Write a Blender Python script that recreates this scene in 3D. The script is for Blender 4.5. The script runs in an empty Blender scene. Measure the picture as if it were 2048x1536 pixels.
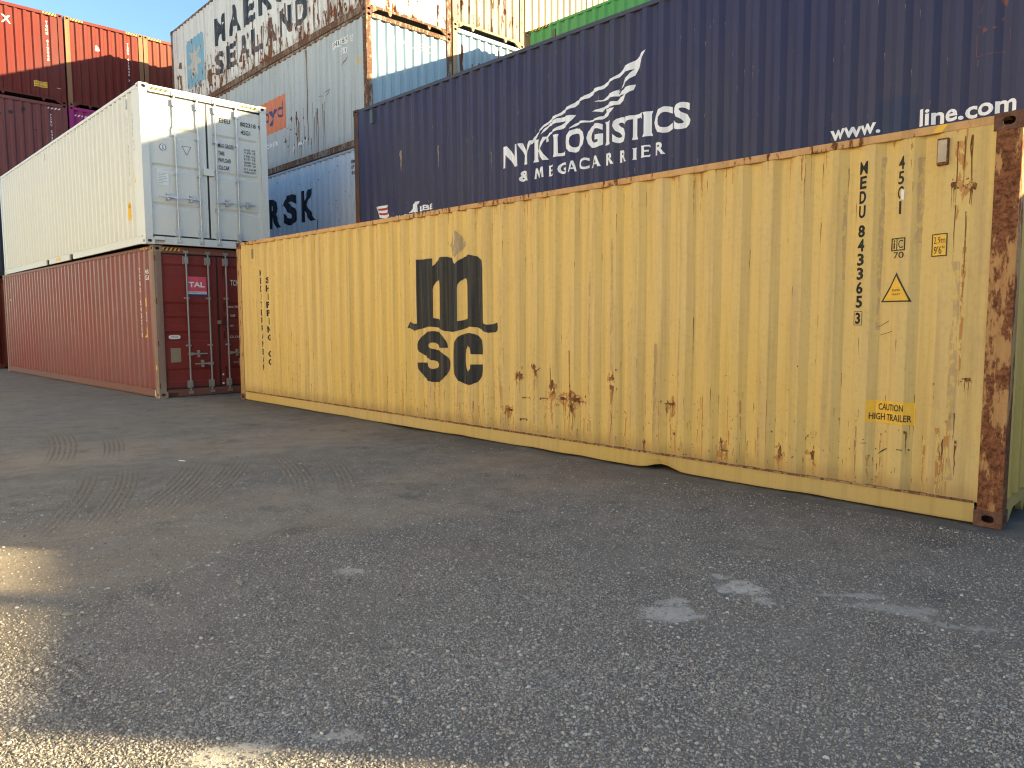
import bpy, bmesh, math, random
import numpy as np
from mathutils import Vector, Matrix, noise
from mathutils.geometry import tessellate_polygon

random.seed(7)
rng = np.random.default_rng(11)
scene = bpy.context.scene
COL = scene.collection

# ------------------------------------------------------------------ camera
cam_d = bpy.data.cameras.new('camera')
cam = bpy.data.objects.new('camera', cam_d); COL.objects.link(cam)
yaw, pitch, roll = 2.3665, -0.0840, -0.0056
cam_d.sensor_fit = 'HORIZONTAL'; cam_d.sensor_width = 36.0
cam_d.lens = 1486.07 / 2048.0 * 36.0
cam_d.clip_start = 0.05; cam_d.clip_end = 3000
f = Vector((math.cos(yaw)*math.cos(pitch), math.sin(yaw)*math.cos(pitch), math.sin(pitch)))
r = Vector((math.sin(yaw), -math.cos(yaw), 0)); u = r.cross(f)
c_, s_ = math.cos(roll), math.sin(roll)
rx = c_*r + s_*u; ux = -s_*r + c_*u
m = Matrix((rx, ux, -f)).transposed().to_4x4()
m.translation = Vector((13.4545, -6.0729, 1.4272))
cam.matrix_world = m
scene.camera = cam

# ------------------------------------------------------------------ sky, sun, exposure
SUN = Vector((1.0, 0.785, 0.343)).normalized()
w = bpy.data.worlds.new('World'); scene.world = w; w.use_nodes = True
nt = w.node_tree; nt.nodes.clear()
sky = nt.nodes.new('ShaderNodeTexSky'); sky.sky_type = 'NISHITA'; sky.sun_disc = False
sky.sun_elevation = math.asin(SUN.z)
sky.sun_rotation = math.atan2(SUN.x, SUN.y)
sky.air_density = 1.0; sky.dust_density = 0.6; sky.ozone_density = 3.0
bg = nt.nodes.new('ShaderNodeBackground'); bg.inputs[1].default_value = 0.08
wo = nt.nodes.new('ShaderNodeOutputWorld')
wb_ = nt.nodes.new('ShaderNodeMix'); wb_.data_type = 'RGBA'; wb_.blend_type = 'MULTIPLY'; wb_.inputs[0].default_value = 1.0
wb_.inputs[7].default_value = (1.0, 1.0, 0.97, 1)   # camera white balance set for the shade
nt.links.new(sky.outputs[0], wb_.inputs[6]); nt.links.new(wb_.outputs[2], bg.inputs[0]); nt.links.new(bg.outputs[0], wo.inputs[0])
sd = bpy.data.lights.new('sun', 'SUN'); sd.energy = 5.0; sd.angle = math.radians(0.7)
sd.color = (1.0, 0.79, 0.43)
so = bpy.data.objects.new('sun', sd); COL.objects.link(so)
so.rotation_euler = SUN.to_track_quat('Z', 'Y').to_euler(); so.location = (30, 25, 20)
vs = scene.view_settings
vs.view_transform = 'Standard'; vs.look = 'None'; vs.gamma = 1.0; vs.use_curve_mapping = False
vs.exposure = 2.22
scene.cycles.filter_width = 1.15

# ------------------------------------------------------------------ helpers
L40, W, H = 12.192, 2.438, 2.896

def tag(o, label=None, cat=None, group=None, kind=None):
    if label: o['label'] = label
    if cat: o['category'] = cat
    if group: o['group'] = group
    if kind: o['kind'] = kind
    return o

def link(name, me, mat=None, parent=None, label=None, kind=None):
    o = bpy.data.objects.new(name, me); COL.objects.link(o)
    if mat and not me.materials: me.materials.append(mat)
    if parent: o.parent = parent
    if label: o['label'] = label
    if kind: o['kind'] = kind
    return o

class MB:
    def __init__(s): s.v = []; s.f = []
    def quad(s, a, b, c, d):
        n = len(s.v); s.v += [a, b, c, d]; s.f.append((n, n+1, n+2, n+3)); return s
    def box(s, x0, x1, y0, y1, z0, z1):
        n = len(s.v)
        s.v += [(x0,y0,z0),(x1,y0,z0),(x1,y1,z0),(x0,y1,z0),(x0,y0,z1),(x1,y0,z1),(x1,y1,z1),(x0,y1,z1)]
        s.f += [(n,n+3,n+2,n+1),(n+4,n+5,n+6,n+7),(n,n+1,n+5,n+4),(n+1,n+2,n+6,n+5),(n+2,n+3,n+7,n+6),(n+3,n,n+4,n+7)]
        return s
    def prism(s, pts, fn, d0, d1):
        """outline pts (a,b) -> fn(a,b,d); extruded from d0 to d1"""
        n = len(s.v); k = len(pts)
        s.v += [fn(a, b, d0) for a, b in pts] + [fn(a, b, d1) for a, b in pts]
        tri = tessellate_polygon([[Vector((a, b, 0)) for a, b in pts]])
        for t in tri:
            s.f.append((n+t[0], n+t[1], n+t[2])); s.f.append((n+k+t[2], n+k+t[1], n+k+t[0]))
        for i in range(k):
            j = (i+1) % k; s.f.append((n+i, n+k+i, n+k+j, n+j))
        return s
    def tube(s, p, q, r, seg=10, cap=True):
        p = Vector(p); q = Vector(q); d = (q-p).normalized()
        a = d.orthogonal().normalized(); b = d.cross(a); n = len(s.v)
        for c in (p, q):
            for i in range(seg):
                t = 2*math.pi*i/seg
                s.v.append(tuple(c + a*r*math.cos(t) + b*r*math.sin(t)))
        for i in range(seg):
            j = (i+1) % seg; s.f.append((n+i, n+j, n+seg+j, n+seg+i))
        if cap:
            s.f.append(tuple(n+i for i in range(seg))[::-1]); s.f.append(tuple(n+seg+i for i in range(seg)))
        return s
    def mesh(s, name, bevel=0.0, smooth=False):
        me = bpy.data.meshes.new(name); me.from_pydata(s.v, [], s.f); me.update()
        bm = bmesh.new(); bm.from_mesh(me)
        bmesh.ops.recalc_face_normals(bm, faces=bm.faces)
        if bevel:
            es = [e for e in bm.edges if len(e.link_faces) == 2 and e.calc_face_angle(0) > 0.6]
            bmesh.ops.bevel(bm, geom=es, offset=bevel, segments=2, affect='EDGES', profile=0.6)
        bm.to_mesh(me); bm.free()
        if smooth:
            for p in me.polygons: p.use_smooth = True
        return me
    def build(s, name, mat, parent=None, bevel=0.0, label=None, smooth=False, kind=None):
        return link(name, s.mesh(name, bevel, smooth), mat, parent, label, kind)

# ------------------------------------------------------------------ materials
class NB:
    def __init__(s, name):
        s.m = bpy.data.materials.new(name); s.m.use_nodes = True
        s.t = s.m.node_tree; s.t.nodes.clear()
        s.out = s.t.nodes.new('ShaderNodeOutputMaterial')
        s.b = s.t.nodes.new('ShaderNodeBsdfPrincipled')
        s.t.links.new(s.b.outputs[0], s.out.inputs[0])
        s.tc = s.t.nodes.new('ShaderNodeTexCoord')
    def n(s, typ, **kw):
        nd = s.t.nodes.new(typ)
        for k, v in kw.items(): setattr(nd, k, v)
        return nd
    def put(s, sock, v):
        if v is None: return
        if hasattr(v, 'is_linked') or isinstance(v, bpy.types.NodeSocket): s.t.links.new(v, sock)
        elif isinstance(v, (tuple, list)):
            v = tuple(v); sock.default_value = v + (1.0,) if len(v) == 3 and len(sock.default_value) == 4 else v
        else: sock.default_value = v
    def map(s, scale=(1,1,1), loc=(0,0,0), src=None):
        nd = s.n('ShaderNodeMapping'); s.put(nd.inputs[0], src or s.tc.outputs['Object'])
        nd.inputs[1].default_value = loc; nd.inputs[3].default_value = scale; return nd.outputs[0]
    def noise(s, vec, scale=1.0, detail=4.0, rough=0.55, dist=0.0):
        nd = s.n('ShaderNodeTexNoise'); s.put(nd.inputs['Vector'], vec)
        nd.inputs['Scale'].default_value = scale; nd.inputs['Detail'].default_value = detail
        nd.inputs['Roughness'].default_value = rough; nd.inputs['Distortion'].default_value = dist
        return nd.outputs[0]
    def math(s, op, a, b=None, c=None, clamp=False):
        nd = s.n('ShaderNodeMath', operation=op); nd.use_clamp = clamp
        s.put(nd.inputs[0], a); s.put(nd.inputs[1], b)
        if c is not None: s.put(nd.inputs[2], c)
        return nd.outputs[0]
    def ramp(s, v, lo, hi, a=0.0, b=1.0):
        nd = s.n('ShaderNodeMapRange'); s.put(nd.inputs[0], v); s.put(nd.inputs[1], lo); s.put(nd.inputs[2], hi)
        nd.inputs[3].default_value = a; nd.inputs[4].default_value = b; nd.clamp = True
        return nd.outputs[0]
    def mix(s, fac, a, b, blend='MIX'):
        nd = s.n('ShaderNodeMix', data_type='RGBA', blend_type=blend)
        s.put(nd.inputs[0], fac); s.put(nd.inputs[6], a); s.put(nd.inputs[7], b); return nd.outputs[2]
    def bump(s, h, strength=0.3, dist=0.01, nrm=None):
        nd = s.n('ShaderNodeBump'); nd.inputs['Strength'].default_value = strength
        nd.inputs['Distance'].default_value = dist; s.put(nd.inputs['Height'], h)
        if nrm: s.put(nd.inputs['Normal'], nrm)
        return nd.outputs[0]
    def sep(s, vec):
        nd = s.n('ShaderNodeSeparateXYZ'); s.put(nd.inputs[0], vec); return nd.outputs

def mul(c, k): return tuple(min(1, x*k) for x in c)
def lerp(a, b, t): return tuple(x*(1-t)+y*t for x, y in zip(a, b))

_seed = [0]
def paint(name, base, rust=0.1, rust_z=0.0, dirt=0.25, fade=0.25, rough=0.5, over=None, wear=0.0, streak=1.0, chip=6.5, spec=0.13, grime=0.0, ridge=0.0, ridgecol=(.47, .33, .17),
          rustcol=(0.16, 0.062, 0.028), dirtcol=None, metallic=0.0):
    """weathered steel paint; 'over' = a printed colour on top of the base, rubbed off by 'wear'"""
    _seed[0] += 1; sd_ = _seed[0]*3.17
    b = NB(name)
    off = (sd_, sd_*0.7, sd_*0.13)
    big = b.noise(b.map((1, 1, .6), off), 0.6, 3)
    fine = b.noise(b.map((1, 1, 1), off), 22, 5, .65)
    st = b.noise(b.map((13, 13, 0.35), off), 1.0, 6, .6)
    st2 = b.noise(b.map((38, 38, 0.5), off), 1.0, 3, .6)
    dc = dirtcol or lerp(mul(base, .5), (.10, .075, .055), .35)
    faded = lerp(base, (sum(base)/3*1.3+.012,)*3, .30)
    c = b.mix(b.ramp(big, .35, .7, 0, fade*1.6), base, faded)
    if ridge:
        yv = b.sep(b.tc.outputs['Object'])[1]
        rw = b.noise(b.map((7, 7, .8), (off[0]+1, 3, 6)), 1.0, 5, .7)
        fr_ = b.noise(b.map((1, 1, .35), off), 60, 4, .75)
        mk = b.math('MULTIPLY', b.ramp(yv, .024, .017), b.ramp(b.math('ADD', b.math('MULTIPLY', rw, .8), b.math('MULTIPLY', fr_, .2)), .46, .60))
        c = b.mix(b.math('MULTIPLY', mk, ridge), c, ridgecol)
        c = b.mix(b.math('MULTIPLY', b.ramp(yv, .030, .046), ridge*.25), c, mul(base, 1.12))
    if over is not None:
        wn = b.noise(b.map((1, 1, .45), (off[0]+5, 2, 1)), 26, 6, .7)
        c = b.mix(b.ramp(wn, .70-wear, .66-wear, 0, 1), c, over)
    c = b.mix(b.math('MULTIPLY', b.ramp(st, .48, .75), dirt*streak), c, dc)
    c = b.mix(b.math('MULTIPLY', b.ramp(st2, .55, .8), dirt*.7*streak), c, lerp(base, (.75, .7, .62), .03+.35*sum(base)/3))
    c = b.mix(b.math('MULTIPLY', b.ramp(fine, .5, .8), dirt*.55), c, dc)
    z = b.sep(b.tc.outputs['Object'])[2]
    # road dirt settled along the bottom of the box
    c = b.mix(b.math('MULTIPLY', b.ramp(b.math('ADD', z, b.math('MULTIPLY', fine, .25)), .50, .15), dirt*.9), c, dc)
    if grime:
        c = b.mix(b.math('MULTIPLY', b.ramp(b.math('ADD', z, b.math('MULTIPLY', b.noise(b.map((5, 5, 1), off), 1.6, 5, .7), .30)), .46, .27), grime), c, (.27, .15, .065))
    ch = b.noise(b.map((1, 1, .33), (off[0]+9, 4, 2)), chip, 9, .68)
    area = b.noise(b.map((1, 1, .7), (off[0]+3, 8, 2)), 1.1, 2)
    val = b.math('ADD', b.math('MULTIPLY', ch, .75), b.math('MULTIPLY', area, .35))
    thr = 0.80 - 0.35*rust
    if rust_z:
        thr = b.math('SUBTRACT', thr, b.ramp(z, 1.5, 0.15, 0, rust_z))
        hi = b.math('ADD', thr, .035)
    else: hi = thr + .035
    rm = b.ramp(val, thr, hi)
    halo = b.ramp(val, b.math('SUBTRACT', thr, .07), hi)
    c = b.mix(b.math('MULTIPLY', halo, .45 if rust > .01 else 0), c, lerp(base, (.30, .13, .05), .65))
    rc = b.mix(b.ramp(b.noise(b.map((1, 1, 1), off), 35, 6, .7), .35, .65), mul(rustcol, .42), mul(rustcol, 1.5))
    c = b.mix(rm, c, rc)
    b.put(b.b.inputs['Base Color'], c)
    rr = b.math('ADD', b.ramp(fine, .3, .7, rough-.07, rough+.1), b.math('MULTIPLY', rm, .35), clamp=True)
    b.put(b.b.inputs['Roughness'], rr)
    b.b.inputs['Metallic'].default_value = metallic
    b.b.inputs['Specular IOR Level'].default_value = spec
    hgt = b.math('ADD', b.math('MULTIPLY', b.noise(b.map((1, 1, .5), off), 2.2, 2), .9),
                 b.math('ADD', b.math('MULTIPLY', rm, .10), b.math('MULTIPLY', fine, .05)))
    b.put(b.b.inputs['Normal'], b.bump(hgt, .55, .02))
    return b.m

def plain(name, col, rough=0.5, metallic=0.0, var=.25, scale=18):
    b = NB(name)
    n = b.noise(b.map(), scale, 5, .6)
    b.put(b.b.inputs['Base Color'], b.mix(b.ramp(n, .35, .75), col, mul(col, 1-var)))
    b.b.inputs['Roughness'].default_value = rough; b.b.inputs['Metallic'].default_value = metallic
    b.put(b.b.inputs['Normal'], b.bump(n, .2, .003))
    return b.m

def rustmat(name, col=(0.13, 0.05, 0.024)):
    b = NB(name)
    n = b.noise(b.map((1, 1, .6)), 28, 8, .7); n2 = b.noise(b.map(), 5, 3)
    c = b.mix(b.ramp(n, .3, .7), mul(col, .35), mul(col, 1.7))
    c = b.mix(b.ramp(n2, .45, .7, 0, .5), c, mul(col, .5))
    b.put(b.b.inputs['Base Color'], c); b.b.inputs['Roughness'].default_value = .9
    b.put(b.b.inputs['Normal'], b.bump(n, .7, .006)); return b.m

RUST = rustmat('rust'); STAIN = plain('rust_stain', (.20, .11, .055), .85, 0, .4)
RUBBER = plain('black_rubber', (.012, .013, .015), .6)
GALV = plain('galvanised_steel', (.42, .44, .47), .42, .75, .35, 30)
DARK = plain('dark_hollow', (.012, .011, .010), .9)
WHITE = plain('white_sticker', (.72, .72, .70), .5, 0, .2)
YEL = plain('yellow_sticker', (.72, .42, .03), .5, 0, .15)
BLK = plain('black_print', (.015, .015, .017), .6, 0, .3)

# ------------------------------------------------------------------ corrugation profiles
def scar(name, base, over=(.115, .045, .022), wear=.05, rust=.45):
    return paint(name, base, rust=rust, dirt=.5, rough=.85, over=over, wear=wear, chip=14)

def profile(a0, a1, pitch=.278, phase=0.0, depth=.036, flat=.072, slope=.068, margin=.10):
    """breakpoints (a, depth); phase = position of the start of a falling slope"""
    pts = [(a0, 0.0)]
    k = math.ceil((a0 + margin - phase) / pitch)
    a = phase + k*pitch
    inner = pitch - flat - 2*slope
    while a + 2*slope + inner < a1 - margin:
        pts += [(a, 0.0), (a+slope, depth), (a+slope+inner, depth), (a+2*slope+inner, 0.0)]
        a += pitch
    pts.append((a1, 0.0)); return pts

class Surf:
    """one face of a box in (a, z) with depth; maps to container space"""
    def __init__(s, prof, face, Lc, base=.012, extra=None, zb=None):
        s.p = prof; s.face = face; s.L = Lc; s.base = base; s.extra = extra; s.zb = zb or []
        s.xs = np.array([q[0] for q in prof]); s.ds = np.array([q[1] for q in prof])
    def depth(s, a, z):
        d = s.base + float(np.interp(a, s.xs, s.ds))
        if s.extra: d += s.extra(a, z)
        return d
    def pt(s, a, z, out=0.0):
        d = s.depth(a, z) - out
        return (a, d, z) if s.face == 's' else (s.L - d, a, z)
    def panel(s, z0, z1, sub=0):
        mb = MB(); xs = []
        for i in range(len(s.xs)-1):
            xs.append(s.xs[i])
            if sub and s.xs[i+1]-s.xs[i] > .12:
                n = int((s.xs[i+1]-s.xs[i])/.07)
                xs += [s.xs[i] + (s.xs[i+1]-s.xs[i])*j/n for j in range(1, n)]
        xs.append(s.xs[-1]); zs = sorted({z0, z1, *[z for z in s.zb if z0 < z < z1]})
        nx = len(xs)
        for z in zs: mb.v += [s.pt(x, z) for x in xs]
        for j in range(len(zs)-1):
            for i in range(nx-1):
                a = j*nx+i; mb.f.append((a, a+1, a+nx+1, a+nx))
        return mb

def conform(bm, surf, out=.0028):
    """bm lies in (a, z, 0); cut it at the creases, then wrap it onto the surface"""
    if not bm.verts: return
    amin = min(v.co.x for v in bm.verts); amax = max(v.co.x for v in bm.verts)
    zmin = min(v.co.y for v in bm.verts); zmax = max(v.co.y for v in bm.verts)
    for x in surf.xs:
        if amin < x < amax:
            bmesh.ops.bisect_plane(bm, geom=bm.verts[:]+bm.edges[:]+bm.faces[:], dist=1e-5, plane_co=(x, 0, 0), plane_no=(1, 0, 0))
    for z in surf.zb:
        if zmin < z < zmax:
            bmesh.ops.bisect_plane(bm, geom=bm.verts[:]+bm.edges[:]+bm.faces[:], dist=1e-5, plane_co=(0, z, 0), plane_no=(0, 1, 0))
    for v in bm.verts: v.co = surf.pt(v.co.x, v.co.y, out)

_glyphs = {}
def glyph(text, bold=0.0, spacing=1.0):
    key = (text, bold, spacing)
    if key in _glyphs: return _glyphs[key]
    cu = bpy.data.curves.new('lettering_source', 'FONT'); cu.body = text; cu.size = 1.0
    cu.offset = bold; cu.resolution_u = 3; cu.space_character = spacing
    o = bpy.data.objects.new('lettering_source', cu); COL.objects.link(o)
    dg = bpy.context.evaluated_depsgraph_get(); me = o.evaluated_get(dg).to_mesh()
    v = [(p.co.x, p.co.y) for p in me.vertices]; fc = [tuple(p.vertices) for p in me.polygons]
    o.evaluated_get(dg).to_mesh_clear(); bpy.data.objects.remove(o); bpy.data.curves.remove(cu)
    xs = [p[0] for p in v]; ys = [p[1] for p in v]
    x0, x1, y0, y1 = min(xs), max(xs), min(ys), max(ys)
    v = [((x-x0)/max(x1-x0, 1e-6), (y-y0)/max(y1-y0, 1e-6)) for x, y in v]
    _glyphs[key] = (v, fc, (x1-x0)/(y1-y0)); return _glyphs[key]

def add_text(bm, text, a0, a1, z0, z1, bold=0.012, spacing=1.0):
    v, fc, asp = glyph(text, bold, spacing)
    vs_ = [bm.verts.new((a0+x*(a1-a0), z0+y*(z1-z0), 0)) for x, y in v]
    for q in fc:
        try: bm.faces.new([vs_[i] for i in q])
        except ValueError: pass

def add_poly(bm, pts, holes=()):
    loops = [list(pts)] + [list(h) for h in holes]
    tri = tessellate_polygon([[Vector((a, z, 0)) for a, z in lp] for lp in loops])
    flat = [q for lp in loops for q in lp]
    vs_ = [bm.verts.new((a, z, 0)) for a, z in flat]
    for t in tri:
        try: bm.faces.new([vs_[i] for i in t])
        except ValueError: pass

def rect(a0, a1, z0, z1): return [(a0, z0), (a1, z0), (a1, z1), (a0, z1)]

def decal(parent, surf, name, mat, fill, out=.0028, label=None, kind=None):
    bm = bmesh.new(); fill(bm); conform(bm, surf, out)
    want = Vector((0, -1, 0)) if surf.face == 's' else Vector((1, 0, 0))
    bm.normal_update()
    for fc in bm.faces:
        if fc.normal.dot(want) < 0: fc.normal_flip()
    me = bpy.data.meshes.new(name); bm.to_mesh(me); bm.free()
    return link(name, me, mat, parent, label, kind)

def labels(parent, surf, name, mat, polys, out=.0028):
    for p_ in polys: decal(parent, surf, name, mat, lambda bm: add_poly(bm, p_), out)

def blob(bm, a, z, ra, rz, n=11, jag=.45, rot=0.0):
    p = []
    for i in range(n):
        t = 2*math.pi*i/n; k = 1 + random.uniform(-jag, jag)
        x, y = ra*k*math.cos(t), rz*k*math.sin(t)
        p.append((a + x*math.cos(rot) - y*math.sin(rot), z + x*math.sin(rot) + y*math.cos(rot)))
    add_poly(bm, p)
def drip(bm, a, z0, z1, wd):
    n = 6; lft = []; rgt = []
    for i in range(n+1):
        t = i/n; z = z0+(z1-z0)*t; ww = wd*(1-t*.85)*random.uniform(.5, 1.2)
        j = random.uniform(-.25, .25)*wd
        lft.append((a-ww/2+j, z)); rgt.append((a+ww/2+j, z))
    add_poly(bm, lft + rgt[::-1])

# ------------------------------------------------------------------ container parts
def holed(mb, fn, wd, ht, hw, hh, cz=0.0, depth=.022, seg=16):
    """rectangle with an oblong hole; fn(a, b, d)"""
    n = len(mb.v); inn = []; outr = []
    for i in range(seg):
        t = 2*math.pi*(i+.5)/seg; ct, st = math.cos(t), math.sin(t)
        e = .72
        inn.append((math.copysign(abs(ct)**e, ct)*hw/2, cz+math.copysign(abs(st)**e, st)*hh/2))
        k = max(abs(ct)/(wd/2), abs(st)/(ht/2)); outr.append((ct/k, st/k))
    # snap nearest outer points to the corners
    for cx, cy in ((wd/2, ht/2), (-wd/2, ht/2), (-wd/2, -ht/2), (wd/2, -ht/2)):
        i = min(range(seg), key=lambda q: (outr[q][0]-cx)**2+(outr[q][1]-cy)**2); outr[i] = (cx, cy)
    mb.v += [fn(a, b, 0) for a, b in outr] + [fn(a, b, 0) for a, b in inn] + [fn(a*.96, b, depth) for a, b in inn]
    for i in range(seg):
        j = (i+1) % seg
        mb.f.append((n+i, n+j, n+seg+j, n+seg+i)); mb.f.append((n+seg+i, n+seg+j, n+2*seg+j, n+2*seg+i))
    return mb

CX, CY, CZ = .178, .162, .118
def casting_mesh():
    mb = MB()
    holed(mb, lambda a, b, d: (a+CX/2, d, b+CZ/2), CX, CZ, .079, .055)
    holed(mb, lambda a, b, d: (a+CX/2, CY-d, b+CZ/2), CX, CZ, .079, .055)
    holed(mb, lambda a, b, d: (CX-d, a+CY/2, b+CZ/2), CY, CZ, .079, .055)
    holed(mb, lambda a, b, d: (d, a+CY/2, b+CZ/2), CY, CZ, .079, .055)
    mb.quad((0,0,0),(0,CY,0),(CX,CY,0),(CX,0,0)); mb.quad((0,0,CZ),(CX,0,CZ),(CX,CY,CZ),(0,CY,CZ))
    me = mb.mesh('corner_casting'); 
    return me
CAST = casting_mesh()
_castm = {}
def castings(root, mat, Lc=L40, h=H):
    if mat.name not in _castm:
        me = CAST.copy(); me.materials.clear(); me.materials.append(mat); _castm[mat.name] = me
    for x in (-.003, Lc-CX+.003):
        for y in (-.003, W-CY+.003):
            for z in (0, h-CZ):
                o = link('corner_casting', _castm[mat.name], None, root); o.location = (x, y, z)

def bottom_rail(root, mat, Lc, y, side, top=.165, dents=None, pockets=(), lip=True):
    """folded channel with a slightly wavy lower edge"""
    mb = MB(); x0, x1 = CX-.003, Lc-CX+.003
    xs = list(np.linspace(x0, x1, 150 if dents else 40)); 
    sgn = 1 if side == 's' else -1
    if pockets:
        xs = [x0]
        for p0, p1 in pockets: xs += [p0, p1]
        xs.append(x1)
        for i in range(0, len(xs)-1, 2): mb.box(xs[i], xs[i+1], y, y+sgn*.04, .018, top)
        for p0, p1 in pockets: mb.box(p0, p1, y, y+sgn*.04, .138, top)
        mb.box(x0, x1, y-sgn*.008, y+sgn*.01, top-.006, top+.002)
        return mb.build('bottom_rail', mat, root)
    rows = []
    for x in xs:
        lift, push = (dents(x) if dents else (0, 0))
        zb = .016 + lift
        rows.append([(x, y+sgn*.002, top), (x, y+sgn*(.002+push*.4), (top+zb)/2), (x, y+sgn*push, zb+.012), (x, y+sgn*(push+.004), zb), (x, y+sgn*(push+.05), zb), (x, y+sgn*(.05), top-.02)])
    k = len(rows[0])
    for rr_ in rows: mb.v += rr_
    for i in range(len(rows)-1):
        for j in range(k-1):
            a = i*k+j; mb.f.append((a, a+1, a+k+1, a+k))
    mb.box(x0, x1, y-sgn*.004, y+sgn*.05, top-.004, top+.004)
    return mb.build('bottom_rail', mat, root)

def sill_outline():
    # front sill with the raised tunnel recess and its two hanging lugs
    return [(.16, .165), (.16, .012), (.20, .012), (.34, .105), (.60, .112), (.625, .05), (.655, .022), (.685, .05), (.71, .112),
            (1.72, .112), (1.745, .05), (1.775, .022), (1.805, .05), (1.83, .112), (2.10, .105), (2.24, .012), (2.28, .012), (2.28, .165)]

def container(name, label, loc, rz, mats, Lc=L40, h=H, end='front', phase=.07, pitch=.278, group='stacked shipping containers', rot_y=0.0,
              side_extra=None, zb=None, dents=None, pockets=(), ends='+', cdepth=.036, tunnel=True, cat='shipping container'):
    """mats: side, frame (rails), post, end, cast"""
    root = bpy.data.objects.new('shipping_container', None); COL.objects.link(root)
    root.location = loc; root.rotation_euler = (0, rot_y, rz)
    tag(root, label, cat, group)
    g = lambda k: mats.get(k, mats['side'])
    fr = g('frame'); po = mats.get('post', fr); ca = mats.get('cast', po)
    castings(root, ca, Lc, h)
    # corner posts: folded steel, chamfered inner edge
    for x0, sx in ((0, 1), (Lc, -1)):
        for y0, sy in ((0, 1), (W, -1)):
            far = (sx == 1)
            mb = MB(); o = [(0, 0), (.155, 0), (.155, .012), (.10, .05), (.06, .11), (.012, .135), (0, .135)]
            mb.prism([(x0+sx*(a+.002), y0+sy*(b+.002)) for a, b in o], lambda a, b, d: (a, b, d), CZ, h-CZ)
            mb.build('corner_post', g('post_far') if far and 'post_far' in mats else po, root)
    for y0, sy in ((0, 1), (W, -1)):
        MB().box(CX-.003, Lc-CX+.003, *sorted((y0+sy*.004, y0+sy*.064)), h-.068, h-.009).build('top_rail', mats.get('rail', fr), root, bevel=.005)
    bottom_rail(root, fr, Lc, .004, 's', dents=dents, pockets=pockets)
    bottom_rail(root, fr, Lc, W-.004, 'n')
    # side panels
    prof = profile(.12, Lc-.12, pitch, phase, cdepth)
    S = Surf(prof, 's', Lc, base=.012, extra=side_extra, zb=zb)
    sp = S.panel(.165, h-.06, sub=1 if side_extra else 0).build('side_panel', g('side'), root)
    mb = S.panel(.165, h-.06) if not side_extra else Surf(prof, 's', Lc).panel(.165, h-.06)
    mb.v = [(x, W-y, z) for x, y, z in mb.v]; mb.build('side_panel', g('side'), root)
    # roof with shallow pressed ribs, floor underside
    mb = MB(); xs = []; xx = .10
    while xx < Lc-.2:
        xs += [(xx, 0), (xx+.06, 0), (xx+.10, -.02), (xx+.16, -.02)]; xx += .209
    xs.append((Lc-.1, 0))
    for x, d in xs: mb.v += [(x, .03, h-.02+d), (x, W-.03, h-.02+d)]
    for i in range(len(xs)-1): mb.f.append((2*i, 2*i+1, 2*i+3, 2*i+2))
    mb.build('roof_panel', g('side'), root)
    MB().box(.1, Lc-.1, .05, W-.05, .13, .16).build('floor', DARK, root)
    # far end (x = 0): plain corrugated wall
    E0 = Surf(profile(.10, W-.10, .25, .16, .040, .075, .045, .04), 'e', Lc, base=.03)
    def farend():
        mb = E0.panel(.16, h-.10); mb.v = [(Lc-x, y, z) for x, y, z in mb.v]
        mb.box(.01, .07, CY-.003, W-CY+.003, h-.105, h-.012); mb.box(.012, .07, CY-.003, W-CY+.003, .014, .165)
        return mb.build('front_panel', g('side'), root)
    farend()
    res = dict(root=root, S=S, side=sp, L=Lc, h=h, M=mats)
    ex = Lc
    if end == 'front':
        E = E0
        ep = E.panel(.16, h-.10).build('end_panel', g('end'), root)
        MB().box(ex-.075, ex-.002, CY-.003, W-CY+.003, h-.108, h-.010).build('header', g('rail'), root, bevel=.005)
        if tunnel:
            MB().prism(sill_outline(), lambda a, b, d: (d, a, b), ex-.05, ex-.004).build('sill', fr, root)
        else:
            MB().box(ex-.06, ex-.004, CY-.003, W-CY+.003, .014, .165).build('sill', fr, root, bevel=.004)
        res['E'] = E; res['end'] = ep
    else:
        doors(res, end, g, fr)
    return res

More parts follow.
